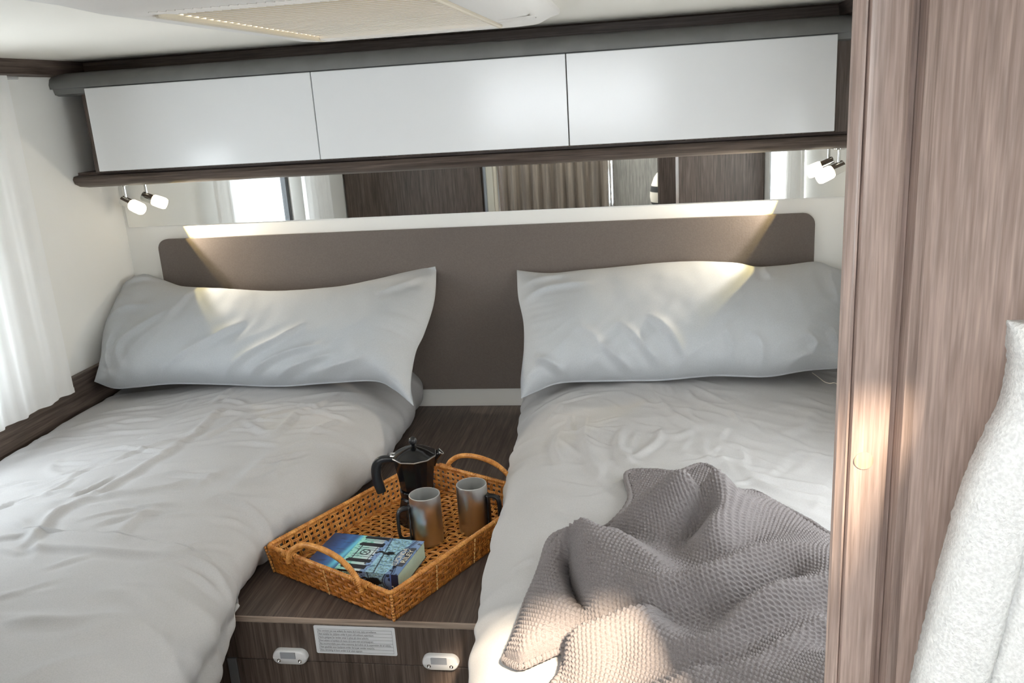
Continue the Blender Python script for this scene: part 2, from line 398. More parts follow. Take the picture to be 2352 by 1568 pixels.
MB().box(.66, 1.40, YP+.02, -.01, 0, ZN-.022).go('carcass', 'woodz', ns)
def catch(px, py):
    c = at(px, py, 'y', YP-.006); x, z = c[0], c[2]; w, h = .0335, .0145
    prof = rrect(x-w, x+w, z-h, z+h, h, 8)
    n = len(prof); ctr = np.array([x, z]); v = []; f = []
    for s, yy in ((1, YP), (1, YP-.007), (.93, YP-.0105), (.8, YP-.012)):
        for p in prof:
            q = np.array(p)-ctr; q = q*np.array([1-(1-s)*h/w*1.0, s]) ; v.append((ctr[0]+q[0], yy, ctr[1]+q[1]))
    for k in range(3): f += [[k*n+i, k*n+(i+1) % n, (k+1)*n+(i+1) % n, (k+1)*n+i] for i in range(n)]
    f.append([3*n+i for i in range(n)])
    o = obj('plastic_catch', v, f, M['plastic'], ns, True); o['label'] = 'white oval plastic catch'
    MB().box(x-.016, x+.013, YP-.0135, YP-.011, z+.0, z+.0125).go('catch_insert', 'insert', o)
    for sx in (-.0205, .0205):
        MB().lathe([(.0036, 0), (.0036, .0008), (.0025, .0012), (.0012, .0002)], (x+sx, YP-.0115, z-.005), 10, (0, -1, 0)).go('screw', 'chrome', o, ang=30)
catch(667, 1507); catch(1012, 1520)
# sticker with seven lines of small print
c = [at(*p, 'y', YP-.0006) for p in ((719, 1434), (907, 1443), (912, 1507), (728, 1498))]
sx0 = (c[0][0]+c[3][0])/2; sx1 = (c[1][0]+c[2][0])/2; sz1 = (c[0][2]+c[1][2])/2; sz0 = (c[2][2]+c[3][2])/2
st = MB().prism(rrect(sx0, sx1, sz0, sz1, .003, 3), 'y', YP-.0006, YP).go('warning_sticker', 'sticker', ns); st['label'] = 'white warning sticker with lines of small print'
lines = ["Ne convient pas aux enfants de moins de 6 ans, sans surveillance.", "Not suitable for children under 6 years old without supervision.",
         "Nicht geeignet f\u00fcr kinder unter 6 jahre alt ohne aufsicht.", "Non adatto ai bambini di meno di 6 anni non accompagnati.",
         "No recomendable para ni\u00f1os menores de 6 a\u00f1os sin la supervisi\u00f3n de un adulto.", "Niet geschikt voor kinderen onder de 6 jaar zonder toezicht.", "Ikke tilr\u00e5delig til barn under 6 \u00e5r uten oppsyn."]
def text_mesh(name, body, size, m, parent, Mx, align='LEFT', width=None, extr=0.0):
    cu = bpy.data.curves.new(name, 'FONT'); cu.body = body; cu.size = size; cu.align_x = align; cu.resolution_u = 2; cu.extrude = extr
    t = bpy.data.objects.new(name, cu); COL.objects.link(t); bpy.context.view_layer.update()
    me = bpy.data.meshes.new_from_object(t.evaluated_get(bpy.context.evaluated_depsgraph_get())); bpy.data.objects.remove(t); bpy.data.curves.remove(cu)
    n = len(me.vertices); co = np.empty(n*3); me.vertices.foreach_get('co', co); co = co.reshape(-1, 3)
    if width: co[:, 0] *= width/(co[:, 0].max()-co[:, 0].min())
    R_ = np.array(Mx)[:3, :3]; T_ = np.array(Mx)[:3, 3]; co = co@R_.T+T_-np.array(world_loc(parent)); me.vertices.foreach_set('co', co.ravel()); me.update()
    me.materials.clear(); me.materials.append(M[m]); o = bpy.data.objects.new(name, me); COL.objects.link(o); o.parent = parent; return o
fx0, fx1, fz0, fz1 = sx0+.007, sx1-.006, sz0+.004, sz1-.007
lh = (fz1-fz0)/7; wmax = len(lines[4])
grid_b = MB()
for k in range(8): z = fz1-k*lh; grid_b.box(fx0, fx1, YP-.0009, YP-.0006, z-.00012, z+.00012)
for x in (fx0, fx1): grid_b.box(x-.00012, x+.00012, YP-.0009, YP-.0006, fz0, fz1)
grid_b.go('ruled_lines', 'ink', st)
frac = [.80, .76, .685, .745, .985, .75, .58]
for k, t in enumerate(lines):
    mx = Matrix(((1, 0, 0, fx0+.0015), (0, 0, -1, YP-.001), (0, 1, 0, fz1-(k+.78)*lh), (0, 0, 0, 1)))
    text_mesh('printed_line', t, .0060, 'ink', st, mx, width=frac[k]*(fx1-fx0-.003))

# ================================================================== BEDS
def bed(name, x0, x1, label):
    t = thing(name, ((x0+x1)/2, -.82, 0), label, 'bed')
    MB().rbox(x0, x1, -1.64, -.016, 0, .80, .002).go('bed_base', 'woodz', t)
    MB().rbox(x0+.01, x1-.01, -1.63, -.02, .802, .90, .02).go('mattress', 'mattress', t)
bed('single_bed', .022, .655, 'single bed along the left window wall under the left grey duvet')
bed('single_bed', 1.405, 2.095, 'single bed on the right behind the wood partition under the right grey duvet')
# dark side board along the left wall
sb = MB().rbox(.001, .020, -1.64, -.016, .78, 1.045, .002).go('side_board', 'woody'); tag(sb, 'dark wood side board along the left wall behind the left duvet', 'board')

def duvet(name, label, wall_x, edge_pts, side, zoff, creases, seed, zend_front):
    """top sheet with rolled long side; side=+1: free edge towards +x"""
    ys = np.linspace(-.022, -1.70, 360); ey = np.array([p[0] for p in edge_pts]); ex = np.array([p[1] for p in edge_pts])
    o = np.argsort(ey); xe = np.interp(ys, ey[o], ex[o])
    k = 9; pad = np.pad(xe, k, mode='edge'); xe = np.convolve(pad, np.ones(2*k+1)/(2*k+1), 'valid')
    rows = []; tk = .045 if side < 0 else 0.0
    for y, e in zip(ys, xe):
        w = abs(e-wall_x); zl = .813 if y > YN+.03 else zend_front; s = np.clip((YN-.012-y)/.10, 0, 1); s = s*s*(3-2*s); zl = .814*(1-s)+zend_front*s
        ctl = [(.0, .925), (.018, .948), (.07, .962), (.28*w/.9+.05, .982), (.5*w, .992), (.68*w, .988), (w-.125, .972), (w-.055, .948), (w-.012, .912), (w, .880), (w-.010-tk*.6, .845), (w-.032-tk, .822), (w-.055-tk, zl)]
        if zend_front < .8 and s > 0: ctl = ctl[:-2]+[(w-.010, .845-.05*s), (w-.03-.03*s, .81-.06*s), (w-.06-.08*s, zl)]; ctl[-2] = (w-.02-.012*s, .822-.03*s) if False else ctl[-2]
        q = crom(ctl, 340); q[:, 1] += zoff; rows.append(np.stack([wall_x+side*q[:, 0], np.full(len(q), y), q[:, 1]], 1))
    P = np.array(rows)
    if side < 0: P = P[:, ::-1]
    n = normals(P); n *= np.sign(n[:, 150:200, 2].mean())
    X, Y = P[..., 0], P[..., 1]; Sx = np.cumsum(np.linalg.norm(np.diff(P, axis=1, prepend=P[:, :1]), axis=-1), 1)
    h = .006*fbm(X*3.2+seed, Y*3.2, 2)+.0035*fbm(X*8+seed, Y*6, 2)
    # soft diagonal crumple
    wx = fbm(X*4+seed*2, Y*4, 2)*.12; a = math.radians(28)*side; U = X*math.cos(a)+Y*math.sin(a)+wx; V = -X*math.sin(a)+Y*math.cos(a)
    rd = 1-np.abs(perlin(U*4+seed, V*16+seed)); h += .005*np.clip(rd-.72, 0, 1)/.28*np.clip(fbm(X*5+9, Y*5+seed, 1)+.35, 0, 1)
    # vertical pull folds on the hanging side
    dz = np.clip((.955-P[..., 2])/.10, 0, 1)*(np.abs(X-wall_x) > .3); h += dz*(.011*fbm(Y*13+seed, Sx*2.5, 2))
    for line, hh, ww in creases: h += crease(X, Y, atxy(line, .985), hh*.95, ww*1.1)
    rn = np.random.RandomState(int(seed*10))
    for k_ in range(105):      # many small pinched creases
        cx = wall_x+side*rn.uniform(.10, .78); cy = rn.uniform(-1.35, -.38); a_ = math.radians(rn.normal(32, 26))*1; ln = rn.uniform(.05, .20); bend = rn.uniform(-.35, .35)
        if side < 0: a_ = math.radians(rn.normal(100, 45))
        tt = np.linspace(-.5, .5, 5); ln_ = np.stack([cx+ln*tt*np.cos(a_+bend*tt), cy+ln*tt*np.sin(a_+bend*tt)], 1)
        h += crease(X, Y, ln_, rn.uniform(.0022, .0060)*(1 if side > 0 else .62), rn.uniform(.005, .010), .6)
    fade = np.clip((-.03-Y)/.03, 0, 1); P = P+n*(h*fade)[..., None]
    P[..., 2] = np.maximum(P[..., 2], np.where((X > .66) & (X < 1.40) & (Y > YN), ZN+.002, 0))
    ob = grid(name, P, 'duvet', None, True, flip=(side > 0)); tag(ob, label, 'duvet'); return P
Lc = [([(36, 1161), (181, 1156), (272, 1112), (398, 1040), (435, 1025)], .008, .011), ([(22, 1272), (72, 1246), (145, 1177), (254, 1145), (362, 1127), (489, 1083)], .009, .011),
      ([(29, 1275), (109, 1261), (272, 1264), (435, 1250), (500, 1257), (543, 1304)], .007, .010), ([(-20, 1437), (60, 1428), (163, 1417), (272, 1395), (330, 1392)], .007, .013),
      ([(127, 1467), (217, 1427), (290, 1409), (362, 1413), (398, 1471)], .006, .014), ([(-10, 1572), (109, 1522), (199, 1489), (254, 1485)], .006, .013),
      ([(442, 1148), (507, 1120), (598, 1125), (630, 1156), (663, 1203)], .006, .011), ([(357, 1046), (429, 1018), (500, 954), (518, 946)], .008, .009),
      ([(589, 1000), (636, 989), (679, 950), (732, 921)], .008, .009), ([(560, 965), (600, 990), (640, 985)], .007, .008), ([(250, 1250), (300, 1200), (362, 1160), (430, 1150)], .005, .012),
      ([(5, 1190), (60, 1215), (90, 1250), (80, 1300)], .006, .01), ([(150, 1090), (115, 1070), (140, 1040)], .004, .01), ([(620, 1020), (700, 985), (780, 960)], .004, .012), ([(640, 1010), (560, 1080), (520, 1110)], .004, .012),
      ([(470, 1430), (520, 1480), (540, 1530)], .005, .013), ([(420, 1480), (470, 1540), (480, 1590)], .005, .013), ([(190, 1360), (290, 1345), (400, 1360)], .004, .016)]
Le = [(-.02, .885), (-.2, .905), (-.45, .915), (-.6, .900), (-.75, .862), (-.86, .822), (-.95, .795), (-1.02, .800), (-1.12, .822), (-1.25, .842), (-1.4, .862), (-1.7, .87)]
duvet('duvet', 'grey duvet on the left bed by the window curtain', .020, Le, 1, .0, Lc, 3.7, .745)
Rc = [([(1291, 963), (1278, 1017), (1299, 1067)], .008, .010), ([(1349, 940), (1345, 1002), (1364, 1067), (1391, 1105)], .008, .011), ([(1437, 971), (1421, 1017), (1437, 1059), (1464, 1070)], .010, .010),
      ([(1483, 883), (1521, 933), (1578, 979), (1636, 998)], .007, .010), ([(1440, 1060), (1498, 1028), (1529, 986)], .007, .009), ([(1655, 1078), (1751, 1093), (1865, 1109), (1923, 1116)], .008, .013),
      ([(1789, 994), (1846, 963), (1885, 914)], .006, .014), ([(1705, 1092), (1789, 1120), (1919, 1136)], .006, .012), ([(1440, 1040), (1463, 1074), (1540, 1090)], .006, .012), ([(1170, 1268), (1195, 1258), (1230, 1254)], .004, .008),
      ([(1225, 1100), (1300, 1130), (1400, 1180)], .004, .014), ([(1560, 900), (1640, 940), (1720, 950)], .004, .013), ([(1500, 1000), (1560, 1010), (1600, 985)], .005, .01)]
Re = [(-.02, 1.205), (-.3, 1.225), (-.7, 1.245), (-1.0, 1.262), (-1.3, 1.285), (-1.5, 1.31), (-1.7, 1.32)]
PR = duvet('duvet', 'grey duvet on the right bed beneath the knitted throw', RW-.004, Re, -1, .0, Rc, 11.2, .80)

_xs = np.linspace(1.30, RW-.01, 160); _tab = []
for row_ in PR:
    k_ = row_[:, 2] > .905; o_ = np.argsort(row_[k_, 0]); _tab.append(np.interp(_xs, row_[k_, 0][o_], row_[k_, 2][o_]))
_tab = np.array(_tab); _k = np.ones(9)/9
for ax_ in (0, 1): _tab = np.apply_along_axis(lambda v: np.convolve(np.pad(v, 4, mode='edge'), _k, 'valid'), ax_, _tab)
def DZ(x, y):
    """height of the right duvet's top"""
    i = np.clip(np.interp(-np.asarray(y), -PR[:, 200, 1], np.arange(len(PR))).round().astype(int), 0, len(PR)-1); f = np.clip((np.asarray(x)-_xs[0])/(_xs[1]-_xs[0]), 0, 158.999); j = f.astype(int)
    return _tab[i, j]*(1-(f-j))+_tab[i, j+1]*(f-j)

# ================================================================== PILLOWS
def coons(top, right, bottom, left, n_u, n_v):
    """outline curves -> patch; top/bottom run left to right, left/right run bottom to top"""
    T, B, Lf, Rt = crom(top, n_u), crom(bottom, n_u), crom(left, n_v), crom(right, n_v)
    u = np.linspace(0, 1, n_u)[None, :, None]; v = np.linspace(0, 1, n_v)[:, None, None]
    c00, c10, c01, c11 = B[0], B[-1], T[0], T[-1]
    return (1-v)*B[None]+v*T[None]+(1-u)*Lf[:, None]+u*Rt[:, None]-((1-u)*(1-v)*c00+u*(1-v)*c10+(1-u)*v*c01+u*v*c11)
def pillow(name, label, outline, p_top, p_bot, thick, creases, seed):
    # leaning plane through the bottom line (y,z)=p_bot and the top line p_top, parallel to x
    tb = np.array([0, p_top[0]-p_bot[0], p_top[1]-p_bot[1]]); nrm = np.cross([1, 0, 0], tb); nrm /= np.linalg.norm(nrm); nrm *= -np.sign(nrm[1])
    p0 = np.array([0, *p_bot])
    def hit(px, py):
        d = _f+(px-CX)/FPX*_r-(py-CY)/FPX*_u; return CAM+d*((p0-CAM)@nrm)/(d@nrm)
    top, right, bottom, left = [np.array([hit(*p) for p in c]) for c in outline]
    nu, nv = 300, 170; Q = coons(top, right, bottom, left, nu, nv)
    u = np.linspace(-1, 1, nu)[None, :]; v = np.linspace(-1, 1, nv)[:, None]
    body = np.power(np.clip((1-np.abs(u)**3.2)*(1-np.abs(v)**2.4), 0, 1), .62)
    front = np.array([.06, -.80, .60]); front /= np.linalg.norm(front)
    X = Q[..., 0]; Vv = (Q-p0)@(tb/np.linalg.norm(tb))
    h = .008*fbm(X*5+seed, Vv*5, 2)+.004*fbm(X*13+seed, Vv*9, 2)
    a = math.radians(-38); U2 = X*math.cos(a)+Vv*math.sin(a)+.02*fbm(X*6+seed, Vv*6, 1); V2 = -X*math.sin(a)+Vv*math.cos(a)
    rd = 1-np.abs(perlin(U2*18+seed, V2*4)); h += .005*np.clip(rd-.7, 0, 1)/.3*np.clip(1-(v+1)*.75, 0, 1)
    # gathers running in from the short ends
    h += .006*np.clip(np.abs(u)-.6, 0, 1)/.4*fbm(np.broadcast_to(v*5.5+seed, X.shape), X*3, 2)
    tbn = tb/np.linalg.norm(tb)
    for line, hh, ww in creases:
        pts = np.array([[hit(*p)[0], (hit(*p)-p0)@tbn] for p in line]); h += crease(X, Vv, pts, hh*1.35, ww*1.1)
    F_ = Q+front*(thick*body+h*np.clip(body*2.2, 0, 1))[..., None]
    Bk = Q-nrm*(-1 if nrm[1] > 0 else 1)*0 + np.array([0, .55, -.35])*(.30*thick*body)[..., None]
    Bk[..., 1] = np.minimum(Bk[..., 1], -.018)
    Bk[..., 2] = np.maximum(Bk[..., 2], np.minimum(.992, Q[..., 2]))
    V = np.vstack([F_.reshape(-1, 3), Bk.reshape(-1, 3)]); fa = gridfaces(nv, nu); fb = gridfaces(nv, nu, off=nu*nv)[:, ::-1]
    ring = [j for j in range(nu)]+[i*nu+nu-1 for i in range(1, nv)]+[(nv-1)*nu+j for j in range(nu-2, -1, -1)]+[i*nu for i in range(nv-2, 0, -1)]
    r_ = np.array(ring); r2 = np.roll(r_, -1); fr = np.stack([r_, r_+nu*nv, r2+nu*nv, r2], 1)
    o = fast(name, V, np.vstack([fa, fb, fr]), 'pillow'); tag(o, label, 'pillow'); return o
z4 = lambda pts: [(x/2.8, y/2.8+500) for x, y in pts]
z6 = lambda pts: [(x/2.613+1100, y/2.613+550) for x, y in pts]
pillow('pillow', 'plump grey pillow leaning on the headboard at the head of the left bed',
       ([(333, 627), (372, 642), (430, 662), (520, 668), (640, 672), (760, 664), (860, 645), (940, 624), (1003, 609)],
        [(950, 932), (944, 880), (955, 810), (975, 765), (998, 690), (1003, 609)],
        [(216, 876), (262, 892), (310, 890), (400, 882), (520, 884), (640, 888), (760, 880), (860, 876), (905, 895), (950, 932)],
        [(216, 876), (232, 830), (243, 760), (268, 700), (300, 645), (333, 627)]),
       (-.055, 1.205), (-.375, .985), .105,
       [(z4(l), h, w) for l, h, w in [([(1450, 1075), (1700, 940), (1900, 850), (2050, 750)], .009, .010), ([(1600, 1080), (1900, 950), (2200, 880)], .008, .009), ([(1780, 1080), (2000, 1000), (2240, 930)], .007, .009),
        ([(1100, 1040), (1400, 880), (1700, 740)], .008, .012), ([(870, 1040), (850, 900), (1000, 780), (1250, 640)], .007, .012), ([(760, 500), (1000, 430), (1250, 450)], .009, .012), ([(1000, 350), (1080, 400), (1200, 450)], .010, .010),
        ([(700, 700), (900, 640), (1100, 640)], .006, .012), ([(760, 1060), (760, 900), (820, 760)], .006, .010), ([(1150, 760), (1250, 640), (1320, 530)], .006, .013), ([(2000, 1050), (2240, 1000), (2400, 960)], .006, .009), ([(2450, 560), (2600, 480), (2760, 380)], .007, .012)]], 2.1)
pillow('pillow', 'plump grey pillow leaning on the headboard at the head of the right bed',
       ([(1187, 620), (1260, 628), (1340, 622), (1440, 614), (1560, 604), (1680, 606), (1735, 616), (1800, 612), (1870, 603), (1905, 612), (1945, 625)],
        [(1940, 845), (1938, 790), (1936, 720), (1945, 625)],
        [(1197, 915), (1235, 898), (1290, 880), (1400, 876), (1520, 874), (1640, 864), (1760, 866), (1850, 852), (1940, 845)],
        [(1197, 915), (1196, 870), (1203, 800), (1202, 740), (1190, 680), (1187, 620)]),
       (-.055, 1.205), (-.355, .985), .115,
       [(z6(l), h, w) for l, h, w in [([(730, 700), (830, 780), (950, 840)], .009, .010), ([(830, 580), (980, 720), (1100, 830)], .009, .010), ([(1000, 540), (1130, 650), (1250, 830)], .009, .010), ([(1440, 600), (1480, 700), (1500, 800)], .006, .010),
        ([(330, 760), (420, 790), (540, 850)], .010, .010), ([(250, 400), (430, 340), (700, 330)], .007, .012), ([(260, 300), (400, 260), (560, 250)], .007, .012), ([(1900, 640), (1980, 680), (1960, 760)], .009, .012), ([(2090, 570), (2110, 640), (2180, 700)], .012, .012),
        ([(1700, 200), (1690, 260), (1720, 330)], .010, .012), ([(2100, 190), (2080, 300), (2130, 420)], .010, .014), ([(1600, 640), (1660, 720), (1680, 820)], .006, .010), ([(1800, 830), (1880, 770), (1960, 740)], .008, .010), ([(600, 600), (700, 680), (720, 760)], .006, .012)]], 6.4)

# ================================================================== KNITTED THROW
ZB = .990
def wpt(px, py, h): p = at(px, py, 'z', ZB+h); return (p[0], p[1], h)
RID = [  # folds: line in the photograph, height above the duvet along it
    ([(1455, 1160), (1500, 1133), (1560, 1102), (1620, 1072), (1642, 1080)], [.055, .082, .108, .124, .112]), ([(1480, 1205), (1540, 1175), (1600, 1135), (1640, 1115)], [.045, .062, .082, .090]),
    ([(1560, 1275), (1590, 1235), (1625, 1190), (1655, 1140)], [.022, .018, .020, .030]), ([(1688, 1128), (1665, 1175), (1640, 1225), (1622, 1262)], [.066, .070, .062, .045]),
    ([(1745, 1175), (1735, 1225), (1705, 1262)], [.034, .032, .030]), ([(1830, 1195), (1900, 1222), (1960, 1245)], [.016, .014, .012]),
    ([(1305, 1184), (1345, 1186), (1385, 1214), (1430, 1258), (1490, 1305), (1560, 1328), (1640, 1318)], [.088, .092, .086, .077, .068, .056, .042]), ([(1420, 1205), (1450, 1228), (1500, 1255), (1555, 1290)], [.030, .032, .028, .026]),
    ([(1303, 1222), (1306, 1268), (1325, 1330), (1347, 1392)], [.062, .040, .032, .032]), ([(1328, 1225), (1334, 1275), (1352, 1335), (1376, 1385)], [.080, .062, .054, .050]),
    ([(1284, 1210), (1272, 1262), (1285, 1330), (1310, 1392)], [.060, .050, .046, .044]), ([(1250, 1250), (1222, 1320), (1185, 1390)], [.030, .030, .030]),
    ([(1185, 1434), (1250, 1438), (1340, 1424), (1430, 1404), (1500, 1392)], [.040, .048, .054, .056, .050]), ([(1300, 1478), (1350, 1476), (1420, 1460), (1500, 1440), (1580, 1416), (1680, 1402), (1745, 1364), (1830, 1320)], [.012, .012, .012, .014, .018, .018, .020, .026]),
    ([(1437, 1379), (1500, 1370), (1559, 1360), (1655, 1329), (1770, 1268), (1904, 1250)], [.052, .055, .058, .060, .056, .048]), ([(1600, 1312), (1690, 1275), (1800, 1232), (1900, 1218)], [.034, .034, .030, .024]),
    ([(1420, 1502), (1502, 1490), (1636, 1468), (1731, 1413), (1808, 1360), (1910, 1305)], [.028, .042, .054, .058, .056, .048]), ([(1480, 1532), (1640, 1512), (1740, 1470), (1830, 1412), (1900, 1370)], [.022, .024, .024, .026, .026]),
    ([(1500, 1578), (1600, 1552), (1700, 1522), (1800, 1465), (1890, 1400)], [.036, .044, .048, .046, .040]), ([(1640, 1585), (1760, 1540), (1850, 1480), (1900, 1440)], [.020, .018, .018, .020]),
    ([(1700, 1605), (1830, 1540), (1900, 1490)], [.048, .048, .045]), ([(1290, 1525), (1330, 1545), (1400, 1550)], [.014, .018, .022]), ([(1380, 1345), (1440, 1340)], [.056, .058])]
ctrl = []
for line, hs in RID:
    q = crom(np.column_stack([line, hs]), 5*len(line)-3); ctrl += [wpt(*p) for p in q]
for px, py, h in ((1310, 1190, .085), (1370, 1212, .08), (1560, 1108, .098), (1500, 1135, .078), (1620, 1072, .124)):   # cloth falling away behind the high folds
    w = wpt(px, py, h); ctrl.append((w[0]-.01, w[1]+.05, .012))
ctrl = np.array(ctrl)
outline_px = [(1153, 1440, .02), (1172, 1392, .03), (1205, 1335, .02), (1236, 1272, .02), (1258, 1212, .02), (1288, 1192, .02), (1345, 1190, .02), (1395, 1195, .02), (1446, 1150, .01), (1440, 1089, .008), (1500, 1087, .008), (1556, 1094, .008), (1612, 1084, .0), (1648, 1090, .01), (1680, 1118, .02),
              (1735, 1118, .02), (1790, 1150, .015), (1860, 1185, .015), (1930, 1215, .015)]
poly = [tuple(at(p[0], p[1], 'z', ZB+p[2])[:2]) for p in outline_px]
poly += [(1.97, -1.12), (2.05, -1.30), (2.06, -1.62), (1.50, -1.63)]
poly += [tuple(at(p[0], p[1], 'z', ZB+p[2])[:2]) for p in ((1262, 1580, .012), (1290, 1520, .012), (1293, 1470, .012), (1240, 1476, .012), (1195, 1481, .012), (1165, 1462, .012))]
poly = np.array(poly)
pc = crom(np.vstack([poly, poly[:1]]), 700)
def tps(c, x, y, lam=4e-4):
    n = len(c); 
    def K(r2): return .5*r2*np.log(r2+1e-12)
    A = np.zeros((n+3, n+3)); d2 = ((c[:, None, :2]-c[None, :, :2])**2).sum(-1); A[:n, :n] = K(d2)+lam*np.eye(n); A[:n, n] = 1; A[:n, n+1:] = c[:, :2]; A[n:, :n] = A[:n, n:].T
    w = np.linalg.solve(A, np.concatenate([c[:, 2], np.zeros(3)])); out = w[n]+w[n+1]*x+w[n+2]*y
    for i in range(n): out = out+w[i]*K((x-c[i, 0])**2+(y-c[i, 1])**2)
    return out
st_ = .0010
gx = np.arange(1.33, 2.075, st_); gy = np.arange(-1.64, -.78, st_)
X, Y = np.meshgrid(gx, gy)

def inside_dist(px, py, pl):
    ins = np.zeros(px.shape, bool); d = np.full(px.shape, 1e9)
    for i in range(len(pl)-1):
        (x0, y0), (x1, y1) = pl[i], pl[i+1]
        c_ = ((y0 > py) != (y1 > py)); 
        if y1 != y0: ins ^= c_ & (px < (x1-x0)*(py-y0)/(y1-y0)+x0)
        dx, dy = x1-x0, y1-y0; t = np.clip(((px-x0)*dx+(py-y0)*dy)/(dx*dx+dy*dy+1e-15), 0, 1); d = np.minimum(d, (px-x0-t*dx)**2+(py-y0-t*dy)**2)
    return ins, np.sqrt(d)
cs = 6
insc, dc = inside_dist(X[::cs, ::cs], Y[::cs, ::cs], pc); Hc = np.clip(tps(ctrl, X[::cs, ::cs], Y[::cs, ::cs]), .008, .140)
def upsample(A, shape):
    yi = np.minimum(np.arange(shape[0])/cs, A.shape[0]-1.0001); xi = np.minimum(np.arange(shape[1])/cs, A.shape[1]-1.0001)
    y0 = yi.astype(int); x0 = xi.astype(int); fy = (yi-y0)[:, None]; fx = (xi-x0)[None, :]
    g = lambda a, b_: A[np.minimum(y0+a, A.shape[0]-1)][:, np.minimum(x0+b_, A.shape[1]-1)]
    return (g(0, 0)*(1-fx)+g(0, 1)*fx)*(1-fy)+(g(1, 0)*(1-fx)+g(1, 1)*fx)*fy
SD = upsample(np.where(insc, dc, -dc), X.shape)
H = upsample(Hc, X.shape); H += crease(X, Y, np.array([wpt(*p)[:2] for p in ((1302, 1205, .07), (1305, 1240, .05), (1308, 1290, .04), (1326, 1345, .035), (1350, 1395, .035))]), -.026, .008, 0)
for ln_, hh, ww in (([(1437, 1379), (1500, 1370), (1559, 1360), (1655, 1329), (1770, 1268), (1904, 1250)], .012, .020), ([(1420, 1502), (1502, 1490), (1636, 1468), (1731, 1413), (1808, 1360), (1910, 1305)], .018, .022), ([(1500, 1578), (1600, 1552), (1700, 1522), (1800, 1465), (1890, 1400)], .012, .022),
                    ([(1185, 1434), (1250, 1438), (1340, 1424), (1430, 1404), (1500, 1392), (1580, 1395)], .010, .018), ([(1688, 1128), (1665, 1175), (1640, 1225), (1622, 1262)], .010, .022), ([(1385, 1214), (1430, 1258), (1490, 1305), (1560, 1328)], .008, .022)):
    H += crease(X, Y, np.array([wpt(p[0], p[1], .05)[:2] for p in ln_]), hh, ww, .35)
e_ = np.clip(SD/.022, 0, 1); H = .006+(H-.006)*np.sqrt(np.clip(1-(1-e_)**2, 0, 1))
BASE = upsample(DZ(X[::cs, ::cs], Y[::cs, ::cs]), X.shape)+.005; P = np.stack([X, Y, BASE+H], -1); n = normals(P); n *= np.sign(n[..., 2].mean())
# stitches: rows follow the cloth, so they are measured along its surface
gyH, gxH = np.gradient(H, st_)
ra = math.radians(-36); U = X*math.cos(ra)+Y*math.sin(ra); V = -X*math.sin(ra)+Y*math.cos(ra)
ud = np.array([math.cos(ra), math.sin(ra)]); vd = np.array([-math.sin(ra), math.cos(ra)])
V = V+1.0*H+.010*fbm(X*4, Y*4, 2); U = U+.05*H+.008*fbm(X*4+5, Y*4+8, 2)
pit = .0080; rv = V/pit; row = np.floor(rv); ph = rv-row; cu_ = U/.0060+.5*(row % 2)
stitch = np.sin(math.pi*ph)**1.2*(.60+.40*np.cos(2*math.pi*cu_+1.8*(ph-.5)))
P = P+n*(.0038*stitch*np.clip(SD/.006, 0, 1))[..., None]
keep = SD > -.004; idx = np.arange(X.size).reshape(X.shape); q = keep[:-1, :-1] & keep[1:, :-1] & keep[:-1, 1:] & keep[1:, 1:]
fq = np.stack([idx[:-1, :-1][q], idx[:-1, 1:][q], idx[1:, 1:][q], idx[1:, :-1][q]], 1)
used, inv = np.unique(fq, return_inverse=True)
thr = thing('knitted_throw', (1.65, -1.25, ZB), 'grey chunky knitted throw crumpled on the right bed', 'throw blanket')
fast('knit_cloth', P.reshape(-1, 3)[used], inv.reshape(fq.shape), 'knit', thr)
hem_z = DZ(pc[:, 0], pc[:, 1])+.010+.0025*np.abs(np.sin(np.arange(len(pc))*.9))
MB().tube(np.column_stack([pc, hem_z])[:-1], .0055, 7, closed=True).go('hem', 'knit', thr, smooth=True)
# thin pale tube laid as a line on the duvet by the right pillow
tp_ = [tuple(at(x, y, 'z', .990)) for x, y in ((1866, 856), (1880, 866), (1893, 876), (1905, 880), (1917, 879), (1930, 886))]
lt = MB().tube(crom(tp_, 30), .0010, 5).go('pale_line', 'stripe_w', smooth=True); tag(lt, 'thin pale line on the right duvet beside the partition', 'thread')

# ================================================================== READING LAMPS
def reading_lamp(x, y, d, label):
    d = Vector(d).normalized(); zt = 1.528
    t = thing('reading_lamp', (x, y, zt), label, 'lamp', )
    MB().lathe([(.016, 0), (.016, .004), (.013, .006), (.0, .006)], (x, y, zt-.0002), 20, (0, 0, -1)).go('base_plate', 'chrome', t, ang=35)
    MB().tube([(x, y, zt-.005), (x, y, zt-.040)], .0042, 10).go('stem', 'chrome', t, ang=40)
    c = Vector((x, y, zt-.052)); s = c-d*.016
    MB().lathe([(.0, 0), (.0125, 0), (.0145, .002), (.0145, .033), (.0, .033)], s, 24, d, cap=False).go('lamp_socket', 'chrome', t, ang=35)
    MB().lathe([(.0145, 0), (.0172, .004), (.0180, .022), (.0176, .036), (.0150, .0415), (.0, .043)], s+d*.0332, 24, d, cap=False).go('lamp_shade', 'lampglass', t, smooth=True)
    for nm, col, en, ang, bl in (('reading_light', (1, .93, .88), 9.0, 86, .25), ('reading_light_rim', (1, .80, .30), 4.0, 92, .04)):
        l = bpy.data.lights.new(nm, 'SPOT'); l.energy = en; l.color = col; l.spot_size = math.radians(ang); l.spot_blend = bl; l.shadow_soft_size = .004
        o = bpy.data.objects.new(nm, l); COL.objects.link(o); o.location = s+d*.079; o.rotation_euler = Vector((math.copysign(.97, d.x), -.02, -.17)).to_track_quat('-Z', 'Y').to_euler()
reading_lamp(.056, -.060, (.86, -.16, -.38), 'lit chrome reading spot with frosted shade in the left corner under the cabinet shelf')
